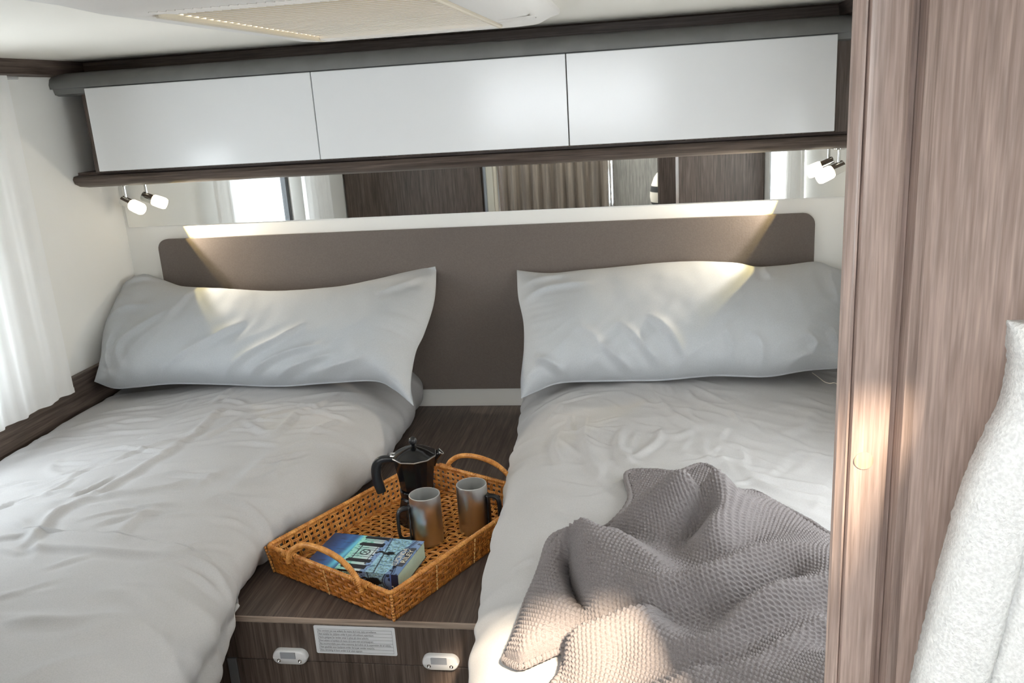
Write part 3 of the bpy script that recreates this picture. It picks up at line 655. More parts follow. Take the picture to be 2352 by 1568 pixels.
reading_lamp(2.049, -.070, (-.86, -.16, -.38), 'lit chrome reading spot with frosted shade by the right partition under the cabinet shelf')

# ================================================================== RATTAN TRAY
e1 = np.array([.886, -.464, 0]); e2 = np.array([.464, .886, 0]); TO = np.array([.812, -.957, 0]); TL, TW_, TH_ = .446, .322, .062; TZ = ZN+.001
tr = thing('rattan_tray', (1.02, -.87, TZ), 'brown woven rattan tray with two arched handles on the cabinet between the beds', 'tray')
fl = .008   # walls flare outwards
def tp(a, b, h):
    """a along the short side 0..1, b along the long side 0..1, height h; flared walls"""
    k = h/TH_*fl; aa = a*TW_+(2*a-1)*k; bb = b*TL+(2*b-1)*k
    return TO+e1*aa+e2*bb+np.array([0, 0, TZ+h])
TO = TO+e1*.006-e2*.003
rng = random.Random(3)
def weave(pfun, nu, nv, ru, rv_, amp, name, m, m2):
    """open basket weave on a patch: pfun(u,v) -> (point, normal)"""
    A = MB(); B = MB()
    for i in range(nu):
        u = (i+.5)/nu
        for du in (-.14, .14):
            pts = []
            for j in range(2*nv+1):
                v = j/(2*nv); p, n_ = pfun(u+du/nu, v); pts.append(p+n_*amp*math.sin(math.pi*(v*nv+i)))
            A.tube(pts, 1.1*ru*rng.uniform(.85, 1.1), 5)
    for j in range(nv):
        v = (j+.5)/nv; pts = []
        for i in range(2*nu+1):
            u = i/(2*nu); p, n_ = pfun(u, v); pts.append(p-n_*amp*math.sin(math.pi*(u*nu+j)))
        for dv in (-.13, .13):
            pts2 = []
            for i in range(2*nu+1):
                u = i/(2*nu); p, n_ = pfun(u, v+dv/nv); pts2.append(p-n_*amp*math.sin(math.pi*(u*nu+j)))
            B.tube(pts2, 1.1*rv_*rng.uniform(.85, 1.1), 5)
    v_ = A.v; nA = len(A.f); A.add(B.v, B.f)
    o = obj(name, A.v, A.f, M[m], tr, True, [m2], [0]*nA+[1]*len(B.f)); o['kind'] = 'stuff'; return o
weave(lambda u, v: (tp(u, v, .0042), np.array([0, 0, 1.])), 20, 28, .0016, .0015, .0018, 'woven_floor', 'rattan', 'rattan')
MB().prism([tuple((TO+e1*a*TW_+e2*b_*TL)[:2]) for a, b_ in ((0, 0), (1, 0), (1, 1), (0, 1))], 'z', TZ, TZ+.0012).go('floor_backing', mat('dark_backing', srgb(74, 38, 16), .6), tr)
sides = {'front': (lambda s, h: tp(s, 0, h), -e2, TW_), 'right': (lambda s, h: tp(1, s, h), e1, TL), 'back': (lambda s, h: tp(1-s, 1, h), e2, TW_), 'left': (lambda s, h: tp(0, 1-s, h), -e1, TL)}
for k, (fn, nn, ln) in sides.items():
    nu = int(ln/.0145)
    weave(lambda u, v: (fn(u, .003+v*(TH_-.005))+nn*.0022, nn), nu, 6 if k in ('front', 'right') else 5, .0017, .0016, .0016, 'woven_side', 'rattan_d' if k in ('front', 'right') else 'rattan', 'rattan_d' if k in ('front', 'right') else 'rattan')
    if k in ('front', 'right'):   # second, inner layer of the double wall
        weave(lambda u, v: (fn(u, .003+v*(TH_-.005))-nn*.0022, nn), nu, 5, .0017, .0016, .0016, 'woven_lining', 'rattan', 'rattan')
rim = [tp(0, 0, TH_), tp(1, 0, TH_), tp(1, 1, TH_), tp(0, 1, TH_)]
R_ = []
for i in range(4):
    a, c = rim[i], rim[(i+1) % 4]
    for t in np.linspace(.015, .985, 40): R_.append(a+(c-a)*t)
R_ = np.array(R_)
MB().tube(R_, .0042, 8, closed=True).go('rim', 'rattan', tr, smooth=True)
def wrap(path, r0, r, pitch, name, m, stuff=True):
    """thin cane wound round a path"""
    P_ = np.asarray(path); seg = np.linalg.norm(np.diff(P_, axis=0), axis=1); s_ = np.concatenate([[0], np.cumsum(seg)]); n_ = int(s_[-1]/pitch)*7
    ss = np.linspace(0, s_[-1], n_); Q = np.stack([np.interp(ss, s_, P_[:, k]) for k in range(3)], 1); T = np.gradient(Q, axis=0); T /= np.linalg.norm(T, axis=1)[:, None]
    up = np.array([.3, .2, .93]); A = np.cross(T, up); A /= np.linalg.norm(A, axis=1)[:, None]; B = np.cross(T, A); a = 2*np.pi*ss/pitch
    o = MB().tube(Q+r0*(np.cos(a)[:, None]*A+np.sin(a)[:, None]*B), r, 4).go(name, m, tr, smooth=True)
    if stuff: o['kind'] = 'stuff'
    return o
wrap(np.vstack([R_, R_[:1]]), .0042, .0011, .006, 'rim_winding', 'rattan')
foot = np.array([TO+e1*a*TW_+e2*b_*TL+np.array([0, 0, TZ+.003]) for a, b_ in [(0, 0), (.5, 0), (1, 0), (1, .5), (1, 1), (.5, 1), (0, 1), (0, .5)]])+0
MB().tube(np.array([tp(*q, .003)+o_ for q, o_ in ((( .0, .0), 0), ((1., .0), 0), ((1., 1.), 0), ((0., 1.), 0))]), .0034, 8, closed=True).go('foot_band', 'rattan_d', tr, smooth=False)
for fb, name in ((0, 'front'), (1, 'back')):
    mid = lambda s, h: tp(s, fb, TH_)+np.array([0, 0, h])
    nx = -e2 if fb == 0 else e2
    ctl = [mid(.20, -.014), mid(.22, .004), mid(.27, .022), mid(.36, .038), mid(.50, .044), mid(.64, .038), mid(.73, .022), mid(.78, .004), mid(.80, -.014)]
    path = crom(np.array(ctl)+nx*.006, 90)
    h = MB().tube(path, .0052, 9).go('handle', 'rattan', tr, smooth=True)
    o = wrap(path, .0050, .0013, .0036, 'handle_winding', 'rattan'); o.parent = h
    for s in (.20, .80): wrap([tp(s-.05, fb, TH_)+nx*.002, tp(s+.05, fb, TH_)+nx*.002], .0062, .0014, .0034, 'handle_binding', 'rattan')
# pale stitches on the outer walls and corners
for fn, ss in ((sides['front'][0], (.5,)), (sides['right'][0], (.25, .5, .75)), (sides['left'][0], (.25, .5, .75))):
    for s in ss:
        m_ = MB(); nn = {True: 1}.get(True)
        for k in range(6):
            p = fn(s, .006+k*.0095); q = fn(s, .006+k*.0095+.0058); out = (p-np.array([1.02, -.81, p[2]])); out[2] = 0; 
            dirn = -e2 if fn is sides['front'][0] else e1 if fn is sides['right'][0] else -e1
            m_.tube([p+dirn*.0062, q+dirn*.0062], .0014, 5)
        m_.go('stitch_row', 'cane', tr)['kind'] = 'stuff'
for a, b_ in ((0, 0), (1, 0), (1, 1), (0, 1)):
    m_ = MB(); o_ = e1*(2*a-1)*.004+e2*(2*b_-1)*.004
    for k in range(9): m_.tube([tp(a, b_, .003+k*.0066)+o_-e1*.0, tp(a, b_, .003+k*.0066+.005)+o_], .0026, 6)
    m_.go('corner_binding', 'rattan', tr, smooth=True)['kind'] = 'stuff'

# ================================================================== MOKA POT
FZ = TZ+.0077
mc = at(966, 1193, 'z', FZ+.001); mx_, my_ = mc[0], mc[1]
mk = thing('moka_pot', (mx_, my_, FZ), 'black ten-sided stovetop coffee pot standing in the rattan tray', 'coffee pot')
hd = Vector((-.97, -.24, 0)).normalized(); st0 = math.atan2(hd.y, hd.x)+math.pi/10
def faceted(prof, m, name, k=10, par=mk, cap=True): return MB().lathe(prof, (mx_, my_, FZ), k, (0, 0, 1), cap, st0-math.pi/2 if False else st0).go(name, m, par, ang=20)
faceted([(.043, 0), (.047, .002), (.0455, .03), (.039, .060), (.036, .064), (.0355, .067)], 'black', 'boiler')
MB().lathe([(.0365, .066), (.0385, .068), (.0385, .078), (.0365, .080)], (mx_, my_, FZ), 40).go('threaded_collar', 'black', mk, ang=30)
faceted([(.034, .079), (.0365, .083), (.0405, .115), (.0465, .150), (.0480, .153)], 'black', 'pot_body')
faceted([(.0481, .1535), (.0486, .1545), (.0486, .1560), (.0478, .1565)], 'worn', 'worn_rim')
faceted([(.0478, .1566), (.0470, .1585), (.028, .1685), (.010, .1745), (.004, .1755)], 'black', 'lid')
MB().lathe([(.0045, .175), (.0040, .179), (.0075, .182), (.0090, .187), (.0082, .192), (.0050, .1955), (0, .1965)], (mx_, my_, FZ), 16).go('lid_knob', 'blackpl', mk, smooth=True)
def hp(r, h, w=0): return (mx_+hd.x*r-hd.y*w, my_+hd.y*r+hd.x*w, FZ+h)
cl = crom([(.040, .148), (.055, .151), (.070, .150), (.080, .142), (.084, .128), (.0835, .105), (.080, .088), (.077, .076)], 40)
wd = np.interp(np.linspace(0, 1, 40), [0, .3, .5, .8, 1], [.0055, .0085, .0105, .0105, .0095])
hm = MB(); v = []; T = np.gradient(cl, axis=0); T /= np.linalg.norm(T, axis=1)[:, None]
for i in range(40):
    nx, nz = -T[i][1], T[i][0]; w = .0072
    for (aa, bb) in ((-1, -.6), (-.6, -1), (.6, -1), (1, -.6), (1, .6), (.6, 1), (-.6, 1), (-1, .6)): v.append(hp(cl[i][0]+nx*wd[i]*bb, cl[i][1]+nz*wd[i]*bb, aa*w))
f = [[i*8+j, i*8+(j+1) % 8, (i+1)*8+(j+1) % 8, (i+1)*8+j] for i in range(39) for j in range(8)]+[list(range(8))[::-1], list(range(39*8, 40*8))]
hm.add(v, f); hm.go('handle', 'blackpl', mk, ang=50)
MB().tube([hp(.040, .159, -.008), hp(.049, .160, -.008), hp(.049, .160, .008), hp(.040, .159, .008)], .0022, 6).go('lid_hinge', 'worn', mk)
sd_ = -hd   # spout on the far side
def sp(r, h, w): return (mx_+sd_.x*r-sd_.y*w, my_+sd_.y*r+sd_.x*w, FZ+h)
vs = []; rows = [(.040, .128, .004), (.046, .142, .009), (.0545, .1525, .012), (.0600, .1565, .010)]
for r, h, w in rows: vs += [sp(r-.006, h+.004, -w), sp(r, h-.002, -w*.6), sp(r+.003, h-.004, 0), sp(r, h-.002, w*.6), sp(r-.006, h+.004, w)]
f = [[i*5+j, i*5+j+1, (i+1)*5+j+1, (i+1)*5+j] for i in range(3) for j in range(4)]
spo = obj('spout', vs, f, M['black'], mk, True); so = spo.modifiers.new('thick', 'SOLIDIFY'); so.thickness = .0016
MB().tube(crom(np.array(vs[15:20]), 16), .0010, 6).go('spout_edge', 'worn', mk, smooth=True)

# ================================================================== STEEL MUGS
def mug(px, py, ang, label):
    c = at(px, py, 'z', FZ+.001); x, y = c[0], c[1]
    t = thing('steel_mug', (x, y, FZ), label, 'mug', 'steel mugs in the tray')
    R0, H0 = .0325, .108
    MB().lathe([(.0, .0), (.0300, .0), (.0318, .002), (R0, .004), (R0, H0-.002), (R0-.0006, H0)], (x, y, FZ), 56, cap=False).go('body', 'steel', t, ang=40)
    MB().lathe([(R0-.0006, H0), (R0-.0016, H0+.0006), (R0-.0026, H0)], (x, y, FZ), 56, cap=False).go('lip', 'steel_in', t, smooth=True)
    MB().lathe([(R0-.0026, H0), (R0-.003, .02), (R0-.004, .008), (0, .006)], (x, y, FZ), 56, cap=False).go('inside', 'steel_in', t, ang=40)
    d = Vector((math.cos(ang), math.sin(ang), 0)); q = Vector((-d.y, d.x, 0))
    pth = crom([(R0-.001, .082), (R0+.012, .0835), (R0+.0225, .079), (R0+.0265, .066), (R0+.0265, .046), (R0+.0262, .030), (R0+.022, .0165), (R0+.012, .0125), (R0-.001, .0135)], 48)
    T = np.gradient(pth, axis=0); T /= np.linalg.norm(T, axis=1)[:, None]; v = []
    for i in range(48):
        nx, nz = -T[i][1], T[i][0]
        for aa, bb in ((-1, -.5), (-.7, -1), (.7, -1), (1, -.5), (1, .5), (.7, 1), (-.7, 1), (-1, .5)):
            r = pth[i][0]+nx*.0033*bb; h = pth[i][1]+nz*.0033*bb; p = Vector((x, y, FZ+h))+d*r+q*(.0068*aa); v.append(tuple(p))
    f = [[i*8+j, i*8+(j+1) % 8, (i+1)*8+(j+1) % 8, (i+1)*8+j] for i in range(47) for j in range(8)]
    MB().add(v, f).go('handle', 'blackpl', t, ang=50)
    v = []; prof = [(R0+.0002, .009), (R0+.0052, .012), (R0+.0052, .084), (R0+.0002, .088)]
    m_ = MB()
    for r, h in prof: v += [tuple(Vector((x, y, FZ+h))+d*r*math.cos(s/r)*1+q*s) if False else tuple(Vector((x, y, FZ+h))+d*(math.sqrt(max(R0**2-s*s, 0))+r-R0)+q*s) for s in (-.0085, -.004, .004, .0085)]
    f = [[i*4+j, i*4+j+1, (i+1)*4+j+1, (i+1)*4+j] for i in range(3) for j in range(3)]+[[i*4, (i+1)*4, (i+1)*4, i*4] for i in range(0)]
    o = MB().add(v, f).go('handle_plate', 'blackpl', t, ang=50); s_ = o.modifiers.new('thick', 'SOLIDIFY'); s_.thickness = .003; s_.offset = -1
mug(985, 1241, math.radians(203), 'steel mug next to the book with its black handle pointing left')
mug(1091, 1216, math.radians(-8), 'steel mug by the right duvet with its black handle pointing right')

# ================================================================== BOOK
bt = FZ+.0005
FR = at(914, 1321, 'z', bt+.036); BR = at(975, 1243, 'z', bt+.036)
bw = np.array([BR[0]-FR[0], BR[1]-FR[1], 0]); BWID = np.linalg.norm(bw); bw /= BWID; bl = np.array([bw[1], -bw[0], 0]); BLEN = .200   # bl points to the right (foot of the book)
BT_, BH = .0008, .0362
org = np.array([FR[0], FR[1], bt])-bl*BLEN     # spine side, head of the book
def bp(l, w, h): return org+bl*l+bw*w+np.array([0, 0, h])
bk = thing('paperback_book', tuple(bp(.1, .06, 0)), 'thick blue and teal paperback with a gate scene on its cover, lying in the tray', 'book')
def bbox(mb, l0, l1, w0, w1, h0, h1):
    v = [bp(l, w, h) for l in (l0, l1) for w in (w0, w1) for h in (h0, h1)]
    return mb.add(v, [(0, 1, 3, 2), (4, 6, 7, 5), (0, 4, 5, 1), (2, 3, 7, 6), (0, 2, 6, 4), (1, 5, 7, 3)])
bbox(MB(), .0012, BLEN-.0012, .001, BWID-.001, BT_, BH-BT_).go('page_block', 'page', bk)
def cover_mat(name):
    m = mat(name, (1, 1, 1, 1), .28, spec=.5); p = m.node_tree.nodes['Principled BSDF']
    at_ = N(m, 'ShaderNodeAttribute'); at_.attribute_name = 'print'; L(m, at_.outputs['Color'], p.inputs['Base Color']); return m
M['cover'] = cover_mat('printed_cover')
def paint(l, w):
    """the printed picture: l 0..1 from head to foot, w 0..1 across (0 = spine fold); returns srgb 0..255"""
    l = np.asarray(l); w = np.asarray(w)
    c = np.stack([40+0*l, 78+0*l, 138+0*l], -1).astype(float)
    def mixin(mask, col): nonlocal c; mask = np.clip(mask, 0, 1)[..., None]; c = c*(1-mask)+np.array(col, float)*mask
    nz = fbm(l*9+2, w*14, 3)
    mixin(np.clip((.16-l)/.12, 0, 1)*.8, (22, 36, 74)); mixin(np.clip(nz*2-.15, 0, 1)*(l < .30), (26, 44, 84))
    ray = np.exp(-((l-.27-.07*w)/.045)**2); mixin(ray*.9, (110, 205, 226)); mixin(np.exp(-((l-.19-.03*w)/.03)**2)*.35, (70, 140, 196))
    mixin(((l > .335) & (l < .60)).astype(float), (150, 214, 200)); mixin(np.clip((l-.34)/.26, 0, 1)*((l > .335) & (l < .60))*.8, (214, 206, 212))
    mixin(np.clip(fbm(l*22, w*30+4, 3)*2.2-.35, 0, 1)*((l > .335) & (l < .50)), (66, 158, 132))
    mixin(((l > .60) & (l <= .70)).astype(float), (122, 150, 192)); mixin(np.clip(fbm(l*26+7, w*24, 2)*3-.3, 0, 1)*((l > .58) & (l < .74)), (22, 26, 38))
    river = (l > .66)
    mixin(river.astype(float), (152, 192, 212)); mixin(np.clip(fbm(l*14+1, w*30, 3)*2.4, 0, 1)*river, (84, 118, 150)); mixin(np.clip(fbm(l*46+1, w*46+3, 2)*2.6-.1, 0, 1)*((l > .69) & (l < .86)), (96, 120, 92))
    mixin((l > .865+.02*np.sin(w*9)).astype(float), (108, 134, 172)); mixin(np.clip(fbm(l*16+3, w*12, 2)*4-.8, 0, 1)*(l > .88), (24, 30, 46))
    curve = .88+.045*np.cos(w*6.0)
    mixin(np.exp(-((l-curve)/.006)**2)*.95, (18, 24, 44)); mixin(np.exp(-((l-curve-.02)/.004)**2)*.8, (18, 24, 44))
    c2 = .70-.09*(w-.5); mixin(np.exp(-((l-c2)/.006)**2)*.9, (22, 28, 44))
    for w0, w1 in ((.06, .17), (.235, .33), (.70, .80), (.915, 1.0)):    # dark gate piers
        mixin(((w > w0) & (w < w1) & (l > .36+.04*np.abs((w-(w0+w1)/2)/(w1-w0))) & (l < .63)).astype(float), (26, 28, 38))
    for wb in (.40, .455, .60, .655, .845, .88): mixin((np.abs(w-wb) < .006)*((l > .38) & (l < .60)), (60, 74, 84))
    for lb in (.41, .58): mixin((np.abs(l-lb) < .005)*((w > .33) & (w < .70)), (70, 84, 92))
    rr = np.hypot((l-.495)*1.62, w-.525); mixin(np.exp(-((rr-.075)/.010)**2), (30, 38, 48)); mixin(np.exp(-((np.abs((l-.495)*1.62*np.cos(1)+(w-.525)*np.sin(1)))/.008)**2)*(rr < .075), (30, 38, 48)); mixin(np.exp(-((np.abs((l-.495)*1.62*np.sin(1)-(w-.525)*np.cos(1)))/.008)**2)*(rr < .075), (30, 38, 48))
    bl_ = np.hypot((l-.755)*1.5, (w-.56)*1.3)+.04*fbm(l*30, w*30, 2); mixin(np.clip((.075-bl_)/.02, 0, 1), (24, 26, 30)); mixin(np.clip((.03-np.abs(w-.56-.02*np.sin(l*60)))/.012, 0, 1)*((l > .60) & (l < .74)), (28, 30, 34))
    return np.clip(c, 0, 255)
def spaint(l, w):
    c = paint(l, .50+.5*(w-.5)); l = np.asarray(l)
    bl_ = np.hypot((l-.74)*2.2, (w-.5)*.9)+.10*fbm(l*24+3, w*9, 2); c = np.where((bl_ < .19)[..., None], np.array([24, 28, 34.]), c)
    c = np.where((l > .925)[..., None], np.array([38, 44, 66.]), c); c = np.where(((l > .915) & (l < .925))[..., None], np.array([96, 120, 190.]), c); return c
def printed(name, pf, cf, nu, nv):
    us = np.linspace(0, 1, nu); vs_ = np.linspace(0, 1, nv); P_ = np.array([[pf(u, v) for u in us] for v in vs_]); o = grid(name, P_, 'cover', bk, False)
    Lg, Wg = np.meshgrid(us, vs_); c = cf(Lg, Wg)/255; c = np.where(c <= .04045, c/12.92, ((c+.055)/1.055)**2.4)
    a = o.data.color_attributes.new('print', 'FLOAT_COLOR', 'POINT'); a.data.foreach_set('color', np.concatenate([c, np.ones(c.shape[:2]+(1,))], -1).astype(np.float32).ravel()); return o
bbox(MB(), 0, BLEN, 0, BWID, 0, BT_).go('back_cover', 'ink', bk)
fc = printed('front_cover', lambda u, v: bp(u*BLEN, v*BWID, BH), paint, 240, 150); m_ = fc.modifiers.new('thick', 'SOLIDIFY'); m_.thickness = .0007; m_.offset = -1
sp_ = printed('spine', lambda u, v: bp(u*BLEN, -.0012*math.sin(math.pi*v)-.0002, v*BH), spaint, 240, 44)
def bookmat(l, w, h, right, up):
    x = np.array(right); y = np.array(up); z = np.cross(x, y); o_ = bp(l, w, h); return Matrix(((x[0], y[0], z[0], o_[0]), (x[1], y[1], z[1], o_[1]), (x[2], y[2], z[2], o_[2]), (0, 0, 0, 1)))
bbox(MB(), .1845, .1955, .030, .100, BH, BH+.00025).go('name_band', 'ink', bk)
M['letter'] = mat('cream_lettering', srgb(226, 220, 200), .5)
text_mesh('cover_lettering', 'LUCINDA', .0150, 'letter', bk, bookmat(.1815, .030, BH+.0006, bw, -bl), width=.064, extr=.0001)
text_mesh('cover_lettering', 'RILEY', .0150, 'letter', bk, bookmat(.1950, .042, BH+.0006, bw, -bl), width=.048, extr=.0001)
text_mesh('spine_lettering', 'A', .0105, 'letter', bk, bookmat(.040, -.0022, .012, bl, np.array([0, 0, 1.])), extr=.0001)
lg = MB()   # small white publisher's mark at the foot of the spine
for l0, l1, h0, h1 in ((.1885, .1895, .004, .013), (.1885, .1945, .004, .005), (.1935, .1945, .004, .0105), (.1910, .1945, .0095, .0105), (.1910, .1918, .0065, .0105), (.1860, .1895, .012, .013)): bbox(lg, l0, l1, -.0030, -.0016, h0, h1)
lg.go('spine_mark', 'letter', bk)

# ================================================================== ROOF HATCH
X0, X1, Y0, Y1 = HATCH; ZL = 1.836
rh = thing('roof_hatch', ((X0+X1)/2, (Y0+Y1)/2, RH), 'white roof hatch with cream pleated blind set in the ceiling above the beds', 'roof hatch')
def ring(x0, x1, y0, y1, z, r, n=6): return [(p[0], p[1], z) for p in rrect(x0, x1, y0, y1, r, n)]
def loft(loops, m, name, par, smooth=True, ang=None):
    v = [p for l_ in loops for p in l_]; n_ = len(loops[0]); f = [[k*n_+i, k*n_+(i+1) % n_, (k+1)*n_+(i+1) % n_, (k+1)*n_+i] for k in range(len(loops)-1) for i in range(n_)]
    return MB().add(v, f).go(name, m, par, smooth, ang)
loft([ring(X0-.150, X1+.105, Y0-.14, Y1+.19, RH-.0002, .07), ring(X0-.150, X1+.105, Y0-.14, Y1+.19, RH-.008, .07), ring(X0-.146, X1+.103, Y0-.137, Y1+.186, RH-.011, .068), ring(X0-.10, X1+.092, Y0-.12, Y1+.12, 1.850, .06), ring(X0-.05, X1+.075, Y0-.09, Y1+.055, ZL, .045), ring(X0-.022, X1+.045, Y0-.06, Y1+.028, ZL-.003, .03), ring(X0-.008, X1+.012, Y0-.02, Y1+.010, ZL-.003, .012), ring(X0, X1, Y0, Y1, ZL+.004, .008), ring(X0, X1, Y0, Y1, RH+.03, .008)], 'hatch', 'frame', rh, ang=50)
np_ = 54; pv = []; 
for i in range(np_+1):
    y = Y0+(Y1-.03-Y0)*i/np_; z = ZL+.004+(.007 if i % 2 else 0); pv += [(X0+.003, y, z), (X1-.003, y, z)]
MB().add(pv, [[2*i, 2*i+1, 2*i+3, 2*i+2] for i in range(np_)]).go('pleated_blind', 'blind', rh)
pe = MB()
for i in range(0, np_+1, 2): y = Y0+(Y1-.03-Y0)*i/np_; pe.tube([(X0+.003, y, ZL+.0035), (X1-.003, y, ZL+.0035)], .0011, 4)
pe.go('pleat_glint', 'hatch', rh)['kind'] = 'stuff'  # lighter tubes along the folds, drawn as edges catching light
MB().rbox(X0+.002, X1-.002, Y1-.032, Y1-.006, ZL-.004, ZL+.012, .003).go('blind_rail', 'hatch', rh)
MB().rbox(X0-.004, X0+.004, Y0, Y1, ZL-.005, ZL+.004, .002).go('side_track', 'lamp_off', rh); MB().rbox(X1-.004, X1+.004, Y0, Y1, ZL-.005, ZL+.004, .002).go('side_track', 'lamp_off', rh)
gl = []
for k in range(10):
    t = k/9; gl.append((X1+.025+.07*t, Y1-.17-.03*t, ZL-.003+.004*t)); 
v = []; 
for k in range(12):
    t = k/11; w = .016*math.sin(math.pi*min(t*.62+.02, 1))+.001; x = X1+.022+.066*t; y = Y1-.16; z0 = ZL+.0035*t
    v += [(x, y-w, z0-.004), (x, y, z0-.0085), (x, y+w, z0-.004)]
MB().add(v, [[k*3+j, k*3+j+1, (k+1)*3+j+1, (k+1)*3+j] for k in range(11) for j in range(2)]).go('latch', 'hatch', rh, smooth=True)
g_ = MB()
for k in range(26): x = X0+.02+k*.012; g_.tube([(x, Y0-.055, ZL-.0035), (x+.02, Y0-.018, ZL-.0035)], .0012, 4)
g_.go('vent_grille', 'hatch', rh)['kind'] = 'stuff'
MB().box(X0-.02, X1+.02, Y0-.02, Y1+.02, RH+.040, RH+.046).go('dome_pane', 'glass', rh)
for nm, w in (('small', SUN_OPEN), ('large', FILL_ROOF)):  # unseen openings, added for the sun patches and the fill
    o = thing('added_roof_opening', ((w[0]+w[1])/2, (w[2]+w[3])/2, RH), ('small clear roof opening beside the right wall, added to shape the sun patches' if nm == 'small' else 'large roof opening over the front room, added for fill light'), 'roof window')
    fr = MB()
    for a in ((w[0]-.03, w[0], w[2]-.03, w[3]+.03), (w[1], w[1]+.018, w[2]-.03, w[3]+.03), (w[0], w[1], w[2]-.03, w[2]), (w[0], w[1], w[3], w[3]+.03)): fr.rbox(*a, RH-.008, RH-.0005, .002)
    fr.go('frame', 'hatch', o); MB().box(w[0]-.01, w[1]+.01, w[2]-.01, w[3]+.01, RH+.0355, RH+.040).go('pane', 'glass', o)
    if nm == 'large': obj('added_sun_diffuser', [(w[0], w[2], RH+.012), (w[1], w[2], RH+.012), (w[1], w[3], RH+.012), (w[0], w[3], RH+.012)], [(0, 1, 2, 3)], M['milky'], o)  # added milky sheet spreads the sun into soft fill

# ================================================================== CURTAINS
def curtain(name, label, x, y0, y1, z0, z1, nf, amp, m='sheer', lean=0.0, seed=0.0, hem=True, axis='y'):
    ns_, nz = nf*14, 26; s = np.linspace(0, 1, ns_)[None, :]; t = np.linspace(0, 1, nz)[:, None]
    spread = .82+.18*t; ph = 2*np.pi*nf*s+.9*np.sin(3.1*s+seed)+.5*t*np.sin(7*s+seed)
    off = amp*(.45+.55*t)*(np.sin(ph)+.35*np.sin(2.3*ph+seed)); along = y0+(y1-y0)*s+lean*t**1.5*(1-s)
    z = z1+(z0-z1)*t+0*s
    if axis == 'y': P_ = np.stack([x+off+0*s, along+0*t, z], -1)
    else: P_ = np.stack([along+0*t, x+off+0*s, z], -1)
    c_ = thing(name, tuple(P_[nz//2, ns_//2]), label, 'curtain'); o = grid('curtain_cloth', P_, m, c_)
    if hem: 
        Q_ = P_[-1] ; b_ = np.stack([Q_+np.array([0, 0, .012]), Q_+np.array([0, 0, -.002])], 0); b_[..., 0 if axis == 'y' else 1] += .0014; grid('hem', b_, m, c_)
    return c_
curtain('curtain', 'white sheer curtain hanging at the left edge beside the left bed', .062, -.462, -.80, 1.030, 1.826, 4, .0065, seed=1.0, lean=-.0)
curtain('curtain', 'white sheer curtain at the far end of the left window seen in the mirror', .062, -1.26, -1.62, 1.03, 1.826, 6, .014, seed=2.4)
curtain('curtain', 'white sheer curtain behind the right reading lamp seen in the mirror', RW-.062, -.42, -.86, 1.03, 1.80, 7, .014, seed=3.3)
curtain('curtain', 'taupe cab curtain drawn across the front room seen in the mirror', -3.62, .48, 1.34, .05, 1.46, 11, .026, 'hcurt', hem=False, seed=.4, axis='x')
for x in (.030, RW-.030):
    y1_, nm = (-.40, 'left'), None
    o = MB().tube([(x+(.014 if x < 1 else -.014), -.40, 1.822), (x+(.014 if x < 1 else -.014), -1.63, 1.822)], .004, 8).go('curtain_rail', 'plastic', smooth=True)
    tag(o, 'thin white curtain rail under the %s ceiling batten' % ('left' if x < 1 else 'right'), 'curtain rail')

# ================================================================== PARTITION ON THE RIGHT
YQ = -1.80
pt = thing('wood_partition', (1.9, YQ, 0), 'tall glossy brown wood partition with grooved door post at the right edge', 'partition')
def qx(px, py=560): return at(px, py, 'y', YQ)[0]
xa, xb, xc_, xd, xe_, xf_, xg_ = [qx(p) for p in (1946, 1962, 1975, 2070, 2084, 2108, 2130)]
xz = at(1946, 560, 'y', YQ+.05)[0]; P = [(xz+.001, YQ+.045), (xa, YQ+.014), (xa+.001, YQ+.010), (xb, YQ+.007), (xb+.0015, YQ+.004), (xc_-.001, YQ+.0035), (xc_, YQ+.006), (xc_+.001, YQ+.001), (xc_+.004, YQ), (xd-.004, YQ), (xd, YQ+.003), (xd+.0005, YQ+.012), (xe_+.002, YQ+.012), (xe_+.002, YQ+.045)]
MB().prism(P, 'z', 0, RH-.001).go('door_post', 'pillar', pt, ang=35)
MB().rbox(xz+.0012, RW-.002, YQ+.0455, YQ+.055, 0, RH-.001, .001).go('back_panel', 'woodz', pt)['label'] = 'dark wood back face'
P = [(xe_+.0022, YQ+.010), (xe_+.003, YQ+.001), (xf_-.003, YQ-.002), (xf_+.002, YQ+.000), (xf_+.006, YQ+.004), (RW-.002, YQ+.004), (RW-.002, YQ+.045), (xe_+.0022, YQ+.045)]
MB().prism(P, 'z', 0, RH-.001).go('wall_panel', 'pillar', pt, ang=35)
c = at(1984, 1058, 'y', YQ-.0005); MB().lathe([(.0068, 0), (.0068, .0006), (.0, .0008)], (c[0], YQ-.0001, c[2]), 24, (0, -1, 0), cap=False).go('screw_cap', wood('screw_cap_wood', 'z', srgb(178, 152, 134), srgb(190, 164, 146), .4), pt, ang=40)

